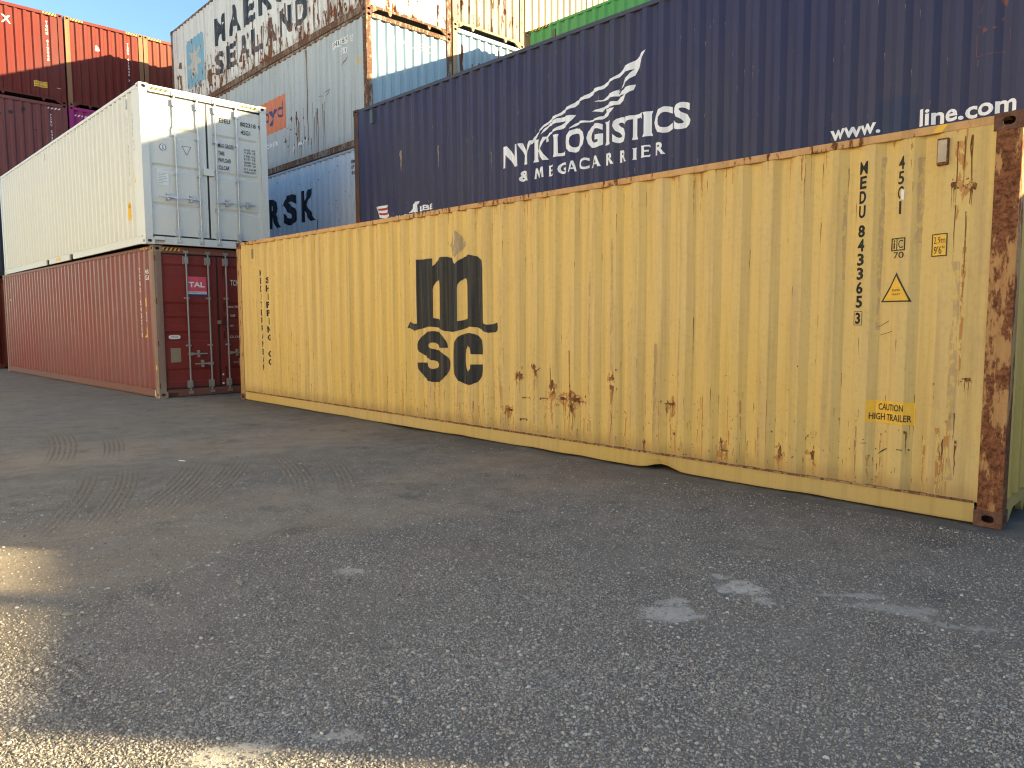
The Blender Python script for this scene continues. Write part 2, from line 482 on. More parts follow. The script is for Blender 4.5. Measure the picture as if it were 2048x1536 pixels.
def doors(res, style, g, fr):
    root, ex, h = res['root'], res['L'], res['h']
    dm = g('end')
    MB().box(ex-.09, ex-.004, CY-.003, W-CY+.003, h-.135, h-.010).build('header', g('rail'), root, bevel=.006)
    MB().box(ex-.09, ex-.004, .35, W-CY+.003, .012, .150).box(ex-.09, ex-.004, CY-.003, .36, .085, .150)\
        .box(ex-.10, ex-.09, .17, .36, .012, .09).build('sill', fr, root)
    if style == 'pale':
        bands = [(1.985, 2.205), (1.385, 1.50), (.675, .79)]
    else:
        bands = [(2.30, 2.57), (1.62, 1.84), (1.36, 1.57), (1.07, 1.28), (.29, .56)]
    x_d = ex-.045; dz0, dz1 = .185, h-.165
    res['leaves'] = []
    for k, (y0, y1) in enumerate(((.098, 1.196), (1.236, W-.098))):
        ya, yb = (y0+.075, y1-.135) if k == 0 else (y0+.085, y1-.10)
        mb = MB(); ys = [(y0, 0), (ya, 0), (ya+.015, 1), (yb-.015, 1), (yb, 0), (y1, 0)]
        zs = [(dz0, 0)]
        for a, b in sorted(bands): zs += [(a, 0), (a+.03, 1), (b-.045, 1), (b, 0)]
        zs.append((dz1, 0)); ny = len(ys)
        for z, dv in zs: mb.v += [(x_d-.024*dv*gy, y, z) for y, gy in ys]
        for j in range(len(zs)-1):
            for i in range(ny-1):
                a = j*ny+i; mb.f.append((a, a+1, a+ny+1, a+ny))
        # raised frame of the leaf
        for (a, b, c, d) in ((y0, y1, dz0, dz0+.055), (y0, y1, dz1-.05, dz1)):
            mb.box(x_d-.03, x_d+.006, a, b, c, d)
        for (a, b) in ((y0, y0+.05), (y1-.05, y1)): mb.box(x_d-.03, x_d+.0055, a, b, dz0+.055, dz1-.05)
        leaf = mb.build('door', dm, root); res['leaves'].append(leaf)
        ga = MB(); xg0, xg1 = x_d-.03, x_d+.001
        ga.box(xg0, xg1, y0-.040 if k == 0 else y0-.019, y0-.001, dz0-.034, dz1+.030).box(xg0, xg1, y1+.001, y1+.019 if k == 0 else y1+.040, dz0-.034, dz1+.030)
        ga.box(xg0, xg1, y0, y1, dz0-.034, dz0-.001).box(xg0, xg1, y0, y1, dz1+.001, dz1+.030)
        ga.build('door_gasket', RUBBER, leaf)
        # hinges
        yh = .085 if k == 0 else W-.085; s = 1 if k == 0 else -1
        for z in ((.245, 1.04, 1.84, 2.64) if style == 'pale' else (.235, 1.045, 1.85, 2.65)):
            hb = MB(); hb.box(x_d+.006, x_d+.024, *sorted((yh-s*.085, yh+s*.055)), z-.03, z+.03)
            hb.tube((x_d+.03, yh-s*.06, z-.055), (x_d+.03, yh-s*.06, z+.055), .017, 8)
            hb.build('hinge', g('hinge') if 'hinge' in res['M'] else dm, leaf, bevel=.003)
        # locking bars
        for ry, hz, hdir in (((.605, .895, -1), (1.033, .895, -1)) if k == 0 else ((1.375, .893, 1), (1.80, .893, 1))) if style == 'pale' else \
                            (((.60, .83, 1), (1.025, .632, -1)) if k == 0 else ((1.385, .83, 1), (1.81, .632, -1))):
            bar = MB().tube((ex+.002, ry, .11), (ex+.002, ry, 2.80), .0165, 12)
            b_ = bar.build('locking_bar', g('bar'), leaf, smooth=False)
            kp = MB()
            for zz, up in ((.075, 1), (2.80, -1)):
                kp.box(ex-.01, ex+.022, ry-.034, ry+.034, zz-.022, zz+.022)      # cam
                kp.box(ex-.004, ex+.014, ry-.046, ry-.034, zz-.035, zz+.035).box(ex-.004, ex+.014, ry+.034, ry+.046, zz-.035, zz+.035)
                z2 = zz+up*.16
                kp.box(x_d+.006, ex+.021, ry-.038, ry+.038, z2-.06, z2+.06)        # bearing block
                kp.box(x_d+.006, x_d+.014, ry-.055, ry+.055, z2-.075, z2+.075)
            kp.build('cam_keeper', g('bar'), leaf, bevel=.003)
            gd = MB()
            for zz in ((1.33, 2.03) if style == 'pale' else (.995, 1.915)):
                gd.box(x_d+.006, ex+.022, ry-.026, ry+.026, zz-.018, zz+.018)
                gd.box(x_d+.006, x_d+.013, ry-.055, ry+.055, zz-.015, zz+.015)
            gd.build('bar_guide', g('bar'), leaf, bevel=.003)
            hd = MB(); y2 = ry+hdir*.34
            hd.prism([(ry-hdir*.03, hz-.028), (ry+hdir*.05, hz-.028), (ry+hdir*.09, hz-.015), (ry+hdir*.20, hz-.012), (y2, hz-.010),
                      (y2, hz+.010), (ry+hdir*.20, hz+.014), (ry+hdir*.09, hz+.018), (ry+hdir*.05, hz+.028), (ry-hdir*.03, hz+.028)],
                     lambda a, b, d: (d, a, b), ex+.012, ex+.024)
            ym = ry+hdir*.175
            hd.tube((x_d, ym, hz+.045), (ex+.034, ym, hz+.045), .018, 8).tube((x_d, ym, hz-.045), (ex+.034, ym, hz-.045), .018, 8)
            hd.box(x_d, ex+.010, ym-.02, ym+.02, hz-.07, hz+.07)
            hd.build('door_handle', g('bar'), leaf, bevel=.002)
    res['D'] = Surf([(0, 0), (W, 0)], 'e', ex, base=.045)
    res['HD'] = Surf([(0, 0), (W, 0)], 'e', ex, base=.004)

def hazard(bm_y, a0, a1, z0, z1, n=4):
    wd = (a1-a0)/(2*n)
    for i in range(n):
        a = a0+2*i*wd
        add_poly(bm_y, [(a, z0), (a+wd, z0), (a+wd*1.9, z1), (a+wd*.9, z1)])

def hazard_pair(c, parent, surf, a0, a1, z0, z1, n=4):
    decal(parent, surf, 'hazard_strip', YEL, lambda bm: add_poly(bm, rect(a0, a1, z0, z1)))
    decal(parent, surf, 'hazard_stripes', BLK, lambda bm: hazard(bm, a0+.01, a1-.01, z0+.001, z1-.001, n), out=.0045)

def letters(c, parent, surf, mat, items, name='lettering', bold=.012, out=.0028):
    col = [q for q in items if len(q[0]) == 1]
    def fill(bm):
        for t, a0, a1, z0, z1 in col: add_text(bm, t, a0, a1, z0, z1, 0 if t in 'I1' else (bold*.25 if t == 'M' and bold < .045 else bold))
    if col: decal(parent, surf, name, mat, fill, out)
    for q in items:
        if len(q[0]) > 1: decal(parent, surf, name, mat, lambda bm: add_text(bm, q[0], *q[1:], bold), out)

def vlist(text, ac, wd, ztop, step, hgt, drift=0.0):
    out = []
    for i, ch in enumerate(text):
        if ch == ' ': continue
        k = {'I': .26, '1': .42, 'M': 1.15}.get(ch, 1.0)*wd
        a = ac+drift*i; out.append((ch, a-k/2, a+k/2, ztop-i*step-hgt, ztop-i*step))
    return out

def vent(c, a, z, hgt=.2, wd=.08, mat=None):
    S = c['S']; d = S.depth(a, z)
    mb = MB(); mb.box(a-wd/2, a+wd/2, d-.03, d+.03, z-hgt/2, z+hgt/2)
    o = mb.build('air_vent', mat or c['M'].get('frame'), c['side'], bevel=.008)
    return o

# ================================================================== GROUND
def gz_np(X, Y):
    g = -.005*np.clip(X, 0, 16)
    rut = lambda c, wd, dp: -dp*np.exp(-((X-c(Y))/wd)**4)
    near = 1/(1+np.exp((Y-1.0)*3))
    g = g + near*(rut(lambda y: 4.55+.18*(y+3), .55, .014) + rut(lambda y: 7.45+.12*(y+4), .30, .012) + rut(lambda y: 8.45+.12*(y+4), .32, .012))
    n = np.sin(X*1.9+np.sin(Y*1.3))*np.cos(Y*2.3+np.sin(X*.9))*.005 + np.sin(X*5.3+Y*2.1)*np.sin(Y*6.1-X*1.7)*.0022
    n += np.sin(X*13.1-Y*7.3+2*np.sin(Y*3))*np.sin(Y*11.9+X*5.1)*.0012
    # loose grit pushed up along the rut shoulders
    for c, wd in ((lambda y: 4.55+.18*(y+3), .62), (lambda y: 7.45+.12*(y+4), .36), (lambda y: 8.45+.12*(y+4), .38)):
        for s in (-1, 1):
            n += .006*np.exp(-((X-c(Y)-s*wd)/.06)**2)*near*(.6+.4*np.sin(Y*9+s))
    return g + n*np.clip(1.2-np.hypot(X-8, Y+3)/25, 0, 1)

def axis(lo, hi, step, far):
    mid = list(np.arange(lo, hi+1e-6, step)); d = step; a, b = [], []
    x = lo; y = hi
    while x > -far: d *= 1.35; x -= d; a.append(x)
    d = step
    while y < far: d *= 1.35; y += d; b.append(y)
    return np.array(a[::-1]+mid+b)
gx = axis(-2, 14.5, .045, 900); gy = axis(-7.5, 1.0, .045, 900)
XX, YY = np.meshgrid(gx, gy); ZZ = gz_np(XX, YY)
me = bpy.data.meshes.new('ground'); nx, ny = len(gx), len(gy)
co = np.stack([XX, YY, ZZ], -1).reshape(-1, 3).astype(np.float32)
idx = np.arange(nx*ny).reshape(ny, nx)
q = np.stack([idx[:-1, :-1], idx[:-1, 1:], idx[1:, 1:], idx[1:, :-1]], -1).reshape(-1, 4)
me.vertices.add(len(co)); me.vertices.foreach_set('co', co.ravel())
me.loops.add(q.size); me.loops.foreach_set('vertex_index', q.ravel().astype(np.int32))
me.polygons.add(len(q)); me.polygons.foreach_set('loop_start', np.arange(0, q.size, 4, dtype=np.int32))
me.polygons.foreach_set('loop_total', np.full(len(q), 4, dtype=np.int32)); me.update(); me.validate()
me.polygons.foreach_set('use_smooth', np.ones(len(q), dtype=bool))

def sstep(a, b, x):
    t = np.clip((x-a)/(b-a), 0, 1); return t*t*(3-2*t)
def dust_np(X, Y):
    wob = .10*np.sin(Y*2.1)+.06*np.sin(Y*5.3+1)
    band = lambda c, wd: np.exp(-((X-c-wob)/wd)**4)
    d = .95*band(4.6+.18*(Y+3), .85) + .85*band(7.55+.12*(Y+4), .42) + .8*band(8.5+.12*(Y+4), .5)
    d *= 1-sstep(.2, 1.2, Y)
    d += .35*np.exp(-((X-9.6)/1.5)**2)*sstep(-3.8, -4.8, Y)
    return np.clip(d, 0, 1)
_pr = random.Random(4)
PALE = [(11.48, -2.38, .13, .085, .75), (11.41, -2.95, .15, .10, .75), (11.03, -5.08, .075, .17, -.6), (11.17, -4.76, .04, .09, -.6), (12.15, -2.06, .26, .07, .6), (9.7, -3.75, .1, .05, .7)]
for q_ in list(PALE[:5]):
    for _ in range(7):
        PALE.append((q_[0]+_pr.gauss(0, q_[2]*.75), q_[1]+_pr.gauss(0, q_[3]*.9), q_[2]*_pr.uniform(.2, .5), q_[3]*_pr.uniform(.2, .5), _pr.uniform(-1, 1)))
PALE = [(a_, b_, c_*.95, d_*.9, e_) for a_, b_, c_, d_, e_ in PALE]
def pale_np(X, Y):
    d = np.zeros_like(X)
    for cx, cy, ra, rb, an in PALE:
        c, s = math.cos(an), math.sin(an); u_ = (X-cx)*c+(Y-cy)*s; v_ = -(X-cx)*s+(Y-cy)*c
        d = np.maximum(d, np.exp(-((u_/ra)**2+(v_/rb)**2)**1.6)*(1 if cx != 12.15 else .5))
    return d
for nm, arr in (('dust', dust_np(XX, YY)), ('pale', pale_np(XX, YY))):
    at = me.attributes.new(nm, 'FLOAT', 'POINT'); at.data.foreach_set('value', arr.ravel().astype(np.float32))

def ground_material():
    b = NB('gravel_ground')
    P = b.tc.outputs['Object']
    att = lambda n: (lambda nd: (setattr(nd, 'attribute_name', n), nd.outputs['Fac'])[1])(b.n('ShaderNodeAttribute'))
    dust, pale = att('dust'), att('pale')
    warp = b.noise(P, 30, 3)
    vz = b.n('ShaderNodeVectorMath', operation='ADD'); b.put(vz.inputs[0], P)
    sc = b.n('ShaderNodeVectorMath', operation='SCALE'); b.put(sc.inputs[0], b.n('ShaderNodeTexNoise').outputs[1]); sc.inputs['Scale'].default_value = .012
    b.put(vz.inputs[1], sc.outputs[0])
    def vor(scale, out='Distance', feat='F1'):
        nd = b.n('ShaderNodeTexVoronoi', feature=feat); b.put(nd.inputs['Vector'], vz.outputs[0]); nd.inputs['Scale'].default_value = scale
        return nd
    v1 = vor(125); v2 = vor(240); v3 = vor(60)
    e1 = b.ramp(v1.outputs['Distance'], .15, .62, 1, 0); e2 = b.ramp(v2.outputs['Distance'], .15, .62, 1, 0); e3 = b.ramp(v3.outputs['Distance'], .1, .35, 1, 0)
    rnd = b.sep(v1.outputs['Color'])[0]; rnd2 = b.sep(v2.outputs['Color'])[1]; rnd3 = b.sep(v3.outputs['Color'])[0]
    big = b.noise(P, .9, 4, .6); mid = b.noise(P, 4.5, 5, .6); fine = b.noise(P, 260, 3, .7)
    # how much loose stone lies on the fines
    stone = b.math('SUBTRACT', b.ramp(b.math('ADD', big, b.math('MULTIPLY', mid, .6)), .55, .95), b.math('MULTIPLY', dust, .95), clamp=True)
    stone = b.math('MAXIMUM', stone, b.math('SUBTRACT', .35, b.math('MULTIPLY', dust, .33)))
    grey = b.mix(rnd, (.085, .081, .074), (.52, .47, .395)); grey = b.mix(.35, grey, b.mix(rnd2, (.11, .106, .10), (.34, .318, .29)))
    fines = b.mix(b.ramp(mid, .35, .7), (.215, .195, .165), (.32, .29, .245))
    fines = b.mix(dust, fines, b.mix(b.ramp(mid, .3, .75), (.30, .245, .180), (.42, .355, .270)))
    fines = b.mix(b.ramp(fine, .35, .7, 0, .5), fines, (.085, .080, .075))
    c = b.mix(b.math('MULTIPLY', b.math('MULTIPLY', b.ramp(e1, .25, .5), stone), 1.0), fines, grey)
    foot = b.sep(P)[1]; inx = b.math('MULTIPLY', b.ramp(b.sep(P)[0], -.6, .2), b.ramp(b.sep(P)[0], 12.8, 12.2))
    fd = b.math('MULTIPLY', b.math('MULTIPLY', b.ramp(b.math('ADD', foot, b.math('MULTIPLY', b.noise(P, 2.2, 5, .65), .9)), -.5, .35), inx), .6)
    c = b.mix(fd, c, (.075, .068, .062))  # brown dirt plus painted-in contact shade along the yellow container's foot
    # odd larger light stones pressed into the surface
    sel = b.math('MULTIPLY', b.ramp(rnd3, .88, .90), b.ramp(e3, .35, .5))
    c = b.mix(b.math('MULTIPLY', sel, .8), c, (.24, .235, .22))
    # pale cement-like dust spills
    pn = b.ramp(b.math('MULTIPLY', pale, b.ramp(b.noise(P, 24, 7, .75), .36, .60, .15, 2.0)), .20, .48)
    c = b.mix(b.math('MULTIPLY', pn, .9), c, (.50, .465, .395))
    c = b.mix(b.ramp(big, .3, .62, .35, 0), c, (.095, .092, .092))
    v_b = b.noise(b.map((1, .55, 1), (3, 7, 0)), .75, 5, .62); v_c = b.noise(b.map((1, 1, 1), (11, 2, 0)), 1.9, 6, .7)
    c = b.mix(b.ramp(v_b, .50, .64, 0, .42), c, (.25, .212, .165)); c = b.mix(b.ramp(v_c, .54, .66, 0, .40), c, (.30, .282, .255)); c = b.mix(b.ramp(v_c, .44, .34, 0, .5), c, (.088, .083, .080))
    gr1 = b.noise(P, 26, 5, .75); gr2 = b.noise(P, 120, 3, .75)
    c = b.mix(b.ramp(gr1, .52, .72, 0, .55), c, (.075, .072, .070)); c = b.mix(b.ramp(gr2, .60, .72, 0, .7), c, (.42, .40, .37)); c = b.mix(b.ramp(gr2, .42, .32, 0, .6), c, (.06, .058, .057))
    # tyre treads
    xyz = b.sep(P); hgt_t = None; tcol = None
    for (x0, y0, x1, y1, wd, sp) in ((5.75, -3.05, 7.5, -3.95, .40, .055), (5.85, -2.68, 7.5, -3.62, .30, .052), (5.70, -3.75, 7.55, -4.33, .28, .045),
                                     (5.6, -4.05, 7.5, -4.62, .22, .05), (2.3, -3.55, 4.5, -3.80, .34, .055), (3.3, -3.2, 4.5, -3.45, .28, .05),
                                     (5.9, -2.25, 7.6, -2.72, .30, .05), (6.5, -1.95, 7.8, -2.45, .26, .05), (8.8, -5.6, 10.6, -5.05, .30, .07)):
        ln = math.hypot(x1-x0, y1-y0); dx, dy = (x1-x0)/ln, (y1-y0)/ln
        ua = b.math('ADD', b.math('MULTIPLY', b.math('SUBTRACT', xyz[0], x0), dx), b.math('MULTIPLY', b.math('SUBTRACT', xyz[1], y0), dy))
        bend = b.math('MULTIPLY', b.math('MULTIPLY', ua, ua), .05)
        va = b.math('ADD', b.math('ADD', b.math('MULTIPLY', b.math('SUBTRACT', xyz[0], x0), -dy), b.math('MULTIPLY', b.math('SUBTRACT', xyz[1], y0), dx)), bend)
        va = b.math('ADD', va, b.math('MULTIPLY', b.math('SUBTRACT', warp, .5), .02))
        mk = b.math('MULTIPLY', b.math('MULTIPLY', b.ramp(ua, -.3, .5), b.ramp(ua, ln+.3, ln-.5)), b.ramp(b.math('ABSOLUTE', va), wd/2, wd/2-.04))
        st = b.math('MULTIPLY', b.ramp(b.math('SINE', b.math('MULTIPLY', va, 2*math.pi/sp)), -.3, .9), mk)
        hgt_t = st if hgt_t is None else b.math('MAXIMUM', hgt_t, st)
        tcol = mk if tcol is None else b.math('MAXIMUM', tcol, mk)
    brk = b.math('MULTIPLY', b.ramp(b.noise(P, 9, 4, .6), .34, .56), b.ramp(b.noise(P, 55, 3, .6), .35, .6, .45, 1))
    hgt_t = b.math('MULTIPLY', hgt_t, brk)
    c = b.mix(b.math('MULTIPLY', tcol, .65), c, (.235, .20, .16)); c = b.mix(b.math('MULTIPLY', hgt_t, .62), c, (.07, .062, .054))
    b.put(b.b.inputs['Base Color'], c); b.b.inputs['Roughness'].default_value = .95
    b.b.inputs['Specular IOR Level'].default_value = .25
    h = b.math('ADD', b.math('MULTIPLY', b.math('MULTIPLY', e1, stone), .9), b.math('MULTIPLY', e2, .35))
    h = b.math('ADD', h, b.math('MULTIPLY', sel, .8)); h = b.math('ADD', h, b.math('MULTIPLY', fine, .25))
    h = b.math('MULTIPLY', h, b.math('SUBTRACT', 1.0, b.math('MULTIPLY', pn, .8)))
    h = b.math('SUBTRACT', h, b.math('MULTIPLY', hgt_t, 1.1))
    b.put(b.b.inputs['Normal'], b.bump(h, .9, .008)); return b.m
GM = ground_material()
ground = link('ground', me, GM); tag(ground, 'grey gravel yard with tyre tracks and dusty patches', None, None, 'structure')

# loose pebbles: one scatter object
def pebbles():
    stp = .05; xs = np.arange(6.0, 14.2, stp); ys = np.arange(-6.4, -.15, stp)
    X, Y = np.meshgrid(xs, ys); Zp = gz_np(X, Y)+.001
    me = bpy.data.meshes.new('gravel'); n1, n2 = len(xs), len(ys)
    co = np.stack([X, Y, Zp], -1).reshape(-1, 3); ii = np.arange(n1*n2).reshape(n2, n1)
    q = np.stack([ii[:-1, :-1], ii[:-1, 1:], ii[1:, 1:], ii[1:, :-1]], -1).reshape(-1, 4)
    me.from_pydata(co.tolist(), [], q.tolist()); me.update()
    d = np.hypot(X-13.45, Y+6.07)
    dens = np.exp(-np.clip(d-2.9, 0, 99)/1.5)*(1-.75*dust_np(X, Y))*(1-.93*np.clip(pale_np(X, Y)*1.6, 0, 1))
    clump = .5+.5*np.sin(X*3.1+1.3*np.sin(Y*2.7))*np.sin(Y*3.7+1.1*np.sin(X*1.9)); dens *= .45+.75*clump
    a = me.attributes.new('dens', 'FLOAT', 'POINT'); a.data.foreach_set('value', dens.ravel().astype(np.float32))
    o = link('gravel', me); tag(o, 'loose grey pebbles scattered over the gravel yard', None, None, 'stuff')
    pm = NB('pebble')
    oi = pm.n('ShaderNodeObjectInfo'); nz = pm.noise(pm.tc.outputs['Object'], 3, 3)
    c = pm.mix(oi.outputs['Random'], (.10, .095, .087), (.52, .475, .41)); c = pm.mix(pm.ramp(nz, .3, .7, 0, .35), c, (.15, .135, .12))
    pm.put(pm.b.inputs['Base Color'], c); pm.b.inputs['Roughness'].default_value = .85; pm.b.inputs['Specular IOR Level'].default_value = .3
    ng = bpy.data.node_groups.new('gravel_scatter', 'GeometryNodeTree')
    ng.interface.new_socket('Geometry', in_out='INPUT', socket_type='NodeSocketGeometry')
    ng.interface.new_socket('Geometry', in_out='OUTPUT', socket_type='NodeSocketGeometry')
    N = ng.nodes.new; lk = ng.links.new
    gi, go = N('NodeGroupInput'), N('NodeGroupOutput')
    na = N('GeometryNodeInputNamedAttribute'); na.data_type = 'FLOAT'; na.inputs[0].default_value = 'dens'
    join = N('GeometryNodeJoinGeometry')
    for (dn, s0, s1, sub, seed) in ((17000, .0020, .0040, 1, 1), (2600, .0038, .0068, 2, 2), (150, .0065, .011, 2, 3), (26, .005, .010, 2, 4)):
        mt = N('ShaderNodeMath'); mt.operation = 'MULTIPLY'; lk(na.outputs[0], mt.inputs[0]); mt.inputs[1].default_value = dn
        dp = N('GeometryNodeDistributePointsOnFaces'); lk(gi.outputs[0], dp.inputs['Mesh']); lk(mt.outputs[0], dp.inputs['Density']); dp.inputs['Seed'].default_value = seed
        ico = N('GeometryNodeMeshIcoSphere'); ico.inputs['Radius'].default_value = 1; ico.inputs['Subdivisions'].default_value = sub
        sp = N('GeometryNodeSetPosition'); lk(ico.outputs[0], sp.inputs['Geometry'])
        tn = N('ShaderNodeTexNoise'); tn.inputs['Scale'].default_value = 1.1 + seed*.3; tn.inputs['Detail'].default_value = 1
        sb = N('ShaderNodeVectorMath'); sb.operation = 'SUBTRACT'; lk(tn.outputs[1], sb.inputs[0]); sb.inputs[1].default_value = (.5, .5, .5)
        sc = N('ShaderNodeVectorMath'); sc.operation = 'SCALE'; lk(sb.outputs[0], sc.inputs[0]); sc.inputs['Scale'].default_value = 1.5
        lk(sc.outputs[0], sp.inputs['Offset'])
        sm = N('GeometryNodeSetMaterial'); lk(sp.outputs[0], sm.inputs[0]); sm.inputs['Material'].default_value = pm.m if seed < 4 else plain('pale_chip', (.58, .55, .48), .8, 0, .3, 40)
        shd = N('GeometryNodeSetShadeSmooth'); lk(sm.outputs[0], shd.inputs[0]); shd.inputs['Shade Smooth'].default_value = sub > 1
        ip = N('GeometryNodeInstanceOnPoints'); lk(dp.outputs[0], ip.inputs['Points']); lk(shd.outputs[0], ip.inputs['Instance'])
        rr = N('FunctionNodeRandomValue'); rr.data_type = 'FLOAT_VECTOR'; rr.inputs[0].default_value = (-.35, -.35, 0); rr.inputs[1].default_value = (.35, .35, 6.28)
        lk(rr.outputs[0], ip.inputs['Rotation'])
        rs = N('FunctionNodeRandomValue'); rs.data_type = 'FLOAT_VECTOR'; rs.inputs[0].default_value = (s0, s0*.9, s0*.6); rs.inputs[1].default_value = (s1*1.2, s1*1.05, s1*.7)
        rs.inputs['Seed'].default_value = 5+seed
        lk(rs.outputs[0], ip.inputs['Scale']); lk(ip.outputs[0], join.inputs[0])
    lk(join.outputs[0], go.inputs[0])
    md = o.modifiers.new('scatter', 'NODES'); md.node_group = ng
pebbles()

# ================================================================== CONTAINERS
# ---- paints
YB = (.59, .415, .138)
y_side = paint('yellow_side_paint', YB, rust=.14, dirt=.44, fade=.28, rough=.5, ridge=.55, grime=.6)
y_rail = paint('yellow_rail_paint', (.52, .30, .12), rust=.56, dirt=.5, rough=.6, chip=16)
y_seam = paint('yellow_seam', (.40, .27, .13), rust=.85, dirt=.6, rough=.8, chip=22, rustcol=(.16, .08, .055))
y_bot = paint('yellow_sill_paint', mul(YB, .92), rust=.16, dirt=.3, rough=.5)
y_post = paint('yellow_rusty_post', (.42, .24, .10), rust=.79, dirt=.7, rough=.7, rustcol=(.17, .07, .036), chip=9, dirtcol=(.24, .13, .06))
y_postf = paint('yellow_far_post', (.42, .26, .11), rust=.6, dirt=.6, rough=.7, chip=12)
y_end = paint('yellow_end_paint', (.60, .40, .11), rust=.12, dirt=.3)
y_cast = rustmat('rusty_casting', (.12, .055, .034))
y_ink = paint('dark_logo_paint', YB, rust=.03, dirt=.25, over=(.014, .019, .029), wear=-.05)
y_txt = paint('dark_letter_paint', YB, rust=.03, dirt=.15, over=(.016, .018, .02), wear=-.05)

def ydent(a, z):
    d = .0035*math.sin(a*1.7+.6*math.sin(z*2))*math.sin(z*2.1+a*.4) + .002*math.sin(a*4.3)*math.cos(z*3.3)
    for x0, z0, w0, dp in ((7.34, .84, .12, .010), (7.6, .92, .12, .012), (7.87, .70, .13, .014), (8.15, .62, .18, .018), (8.70, .86, .10, .012), (10.8, .34, .12, .010), (10.5, .34, .1, .008),
                           (5.0, .9, .35, .008), (9.6, 1.6, .5, .008), (3.1, .5, .25, .008), (11.4, 2.3, .15, .005), (11.9, 1.5, .2, .006)):
        q = ((a-x0)/w0)**2+((z-z0)/(w0*1.3))**2
        if q < 9: d += dp*math.exp(-q)
    return d
def yrail(x):
    lift = .002*math.sin(x*1.3)+.0015*math.sin(x*4.1); push = .002*math.sin(x*2.2)
    for x0, w0, l0, p0 in ((9.30, .13, .046, .03), (9.44, .10, .018, .01), (10.8, .18, .007, .006), (7.6, .22, .008, .008), (6.3, .15, .005, .008), (8.3, .16, .006, .008), (3.6, .2, .004, .006)):
        g = math.exp(-((x-x0)/w0)**2); lift += l0*g; push += p0*g
    return max(lift, -.004), push
ROTY = math.atan(.0608/L40)
Y = container('yellow', 'long mustard yellow container with rusty near corner post and large dark logo', (0, 0, 0), 0,
              dict(side=y_side, frame=y_bot, rail=y_rail, post=y_post, post_far=y_postf, end=y_end, cast=y_cast),
              phase=9.61-.034-34*.2762, pitch=.2762, cdepth=.038, rot_y=ROTY, side_extra=ydent, zb=[round(.165+.118*i, 3) for i in range(1, 23)], dents=yrail)
S, sp = Y['S'], Y['side']
M_OUT = [(5.418,2.28),(5.743,2.279),(5.745,2.18),(5.83,2.245),(5.926,2.284),(6.03,2.285),(6.125,2.262),(6.215,2.181),(6.29,2.23),(6.357,2.26),(6.486,2.283),(6.612,2.253),(6.698,2.191),(6.724,2.08),(6.722,1.452),(6.76,1.432),(6.807,1.425),(6.88,1.430),(6.96,1.452),(6.978,1.382),(6.927,1.334),(6.826,1.326),(6.724,1.346),(6.599,1.390),(6.493,1.399),(6.385,1.378),(6.241,1.341),(6.14,1.325),(6.003,1.338),(5.841,1.381),(5.698,1.395),(5.551,1.379),(5.35,1.331),(5.187,1.376),(5.225,1.457),(5.314,1.428),(5.423,1.434)]
M_H1 = [(5.747,1.506),(5.747,1.88),(5.758,1.925),(5.79,1.968),(5.859,2.0),(5.895,1.975),(5.912,1.93),(5.913,1.469),(5.843,1.494)]
M_H2 = [(6.253,1.466),(6.253,1.88),(6.265,1.925),(6.300,1.968),(6.374,2.0),(6.42,1.975),(6.442,1.912),(6.441,1.502),(6.343,1.48)]
S_OUT = [(6.036,1.124),(6.030,1.17),(6.012,1.214),(5.975,1.26),(5.921,1.300),(5.828,1.329),(5.74,1.336),(5.648,1.327),(5.56,1.305),(5.485,1.26),(5.44,1.20),(5.424,1.145),(5.424,1.095),(5.45,1.055),(5.505,1.022),(5.59,.995),(5.663,.974),(5.70,.955),(5.76,.948),(5.81,.935),(5.842,.899),(5.817,.858),(5.733,.836),(5.67,.853),(5.648,.88),(5.645,.917),(5.419,.911),(5.422,.86),(5.437,.82),(5.48,.765),(5.535,.715),(5.607,.682),(5.741,.664),(5.83,.668),(5.896,.685),(5.965,.72),(6.02,.775),(6.055,.84),(6.07,.908),(6.066,.95),(6.045,.99),(6.00,1.03),(5.93,1.065),(5.82,1.088),(5.72,1.105),(5.675,1.122),(5.66,1.15),(5.692,1.178),(5.735,1.186),(5.777,1.18),(5.82,1.162),(5.84,1.14),(5.847,1.119)]
C_OUT = [(6.714,1.058),(6.712,1.13),(6.70,1.186),(6.67,1.24),(6.62,1.285),(6.56,1.310),(6.492,1.322),(6.384,1.314),(6.31,1.295),(6.251,1.262),(6.20,1.21),(6.171,1.16),(6.155,1.09),(6.150,1.0),(6.153,.90),(6.17,.825),(6.21,.765),(6.263,.714),(6.34,.68),(6.428,.665),(6.52,.68),(6.60,.715),(6.65,.76),(6.69,.815),(6.706,.87),(6.712,.936),(6.500,.93),(6.493,.88),(6.470,.85),(6.43,.835),(6.395,.855),(6.378,.90),(6.371,.96),(6.371,1.05),(6.380,1.11),(6.41,1.15),(6.45,1.158),(6.485,1.14),(6.50,1.10),(6.505,1.058)]
decal(sp, S, 'company_logo', y_ink, lambda bm: (add_poly(bm, M_OUT, (M_H1, M_H2)), add_poly(bm, S_OUT), add_poly(bm, C_OUT)))
letters(Y, sp, S, y_txt, vlist('MEDITERRANEAN', .866, .095, 2.366, .1393, .110) + vlist('SHIPPING CO', 1.118, .115, 2.232, .1432, .112), bold=.05)
letters(Y, sp, S, y_txt, vlist('MEDU', 11.148, .058, 2.707, .1125, .098)+vlist('843365', 11.150, .058, 2.219, .1098, .096)+[('3', 11.122, 11.168, 1.447, 1.538)], bold=.032)
letters(Y, sp, S, y_txt, vlist('45G1', 11.424, .047, 2.705, .1105, .097), bold=.02)
def frame_poly(bm, a0, a1, z0, z1, t):
    add_poly(bm, rect(a0, a1, z0, z1), (rect(a0+t, a1-t, z0+t, z1-t),))
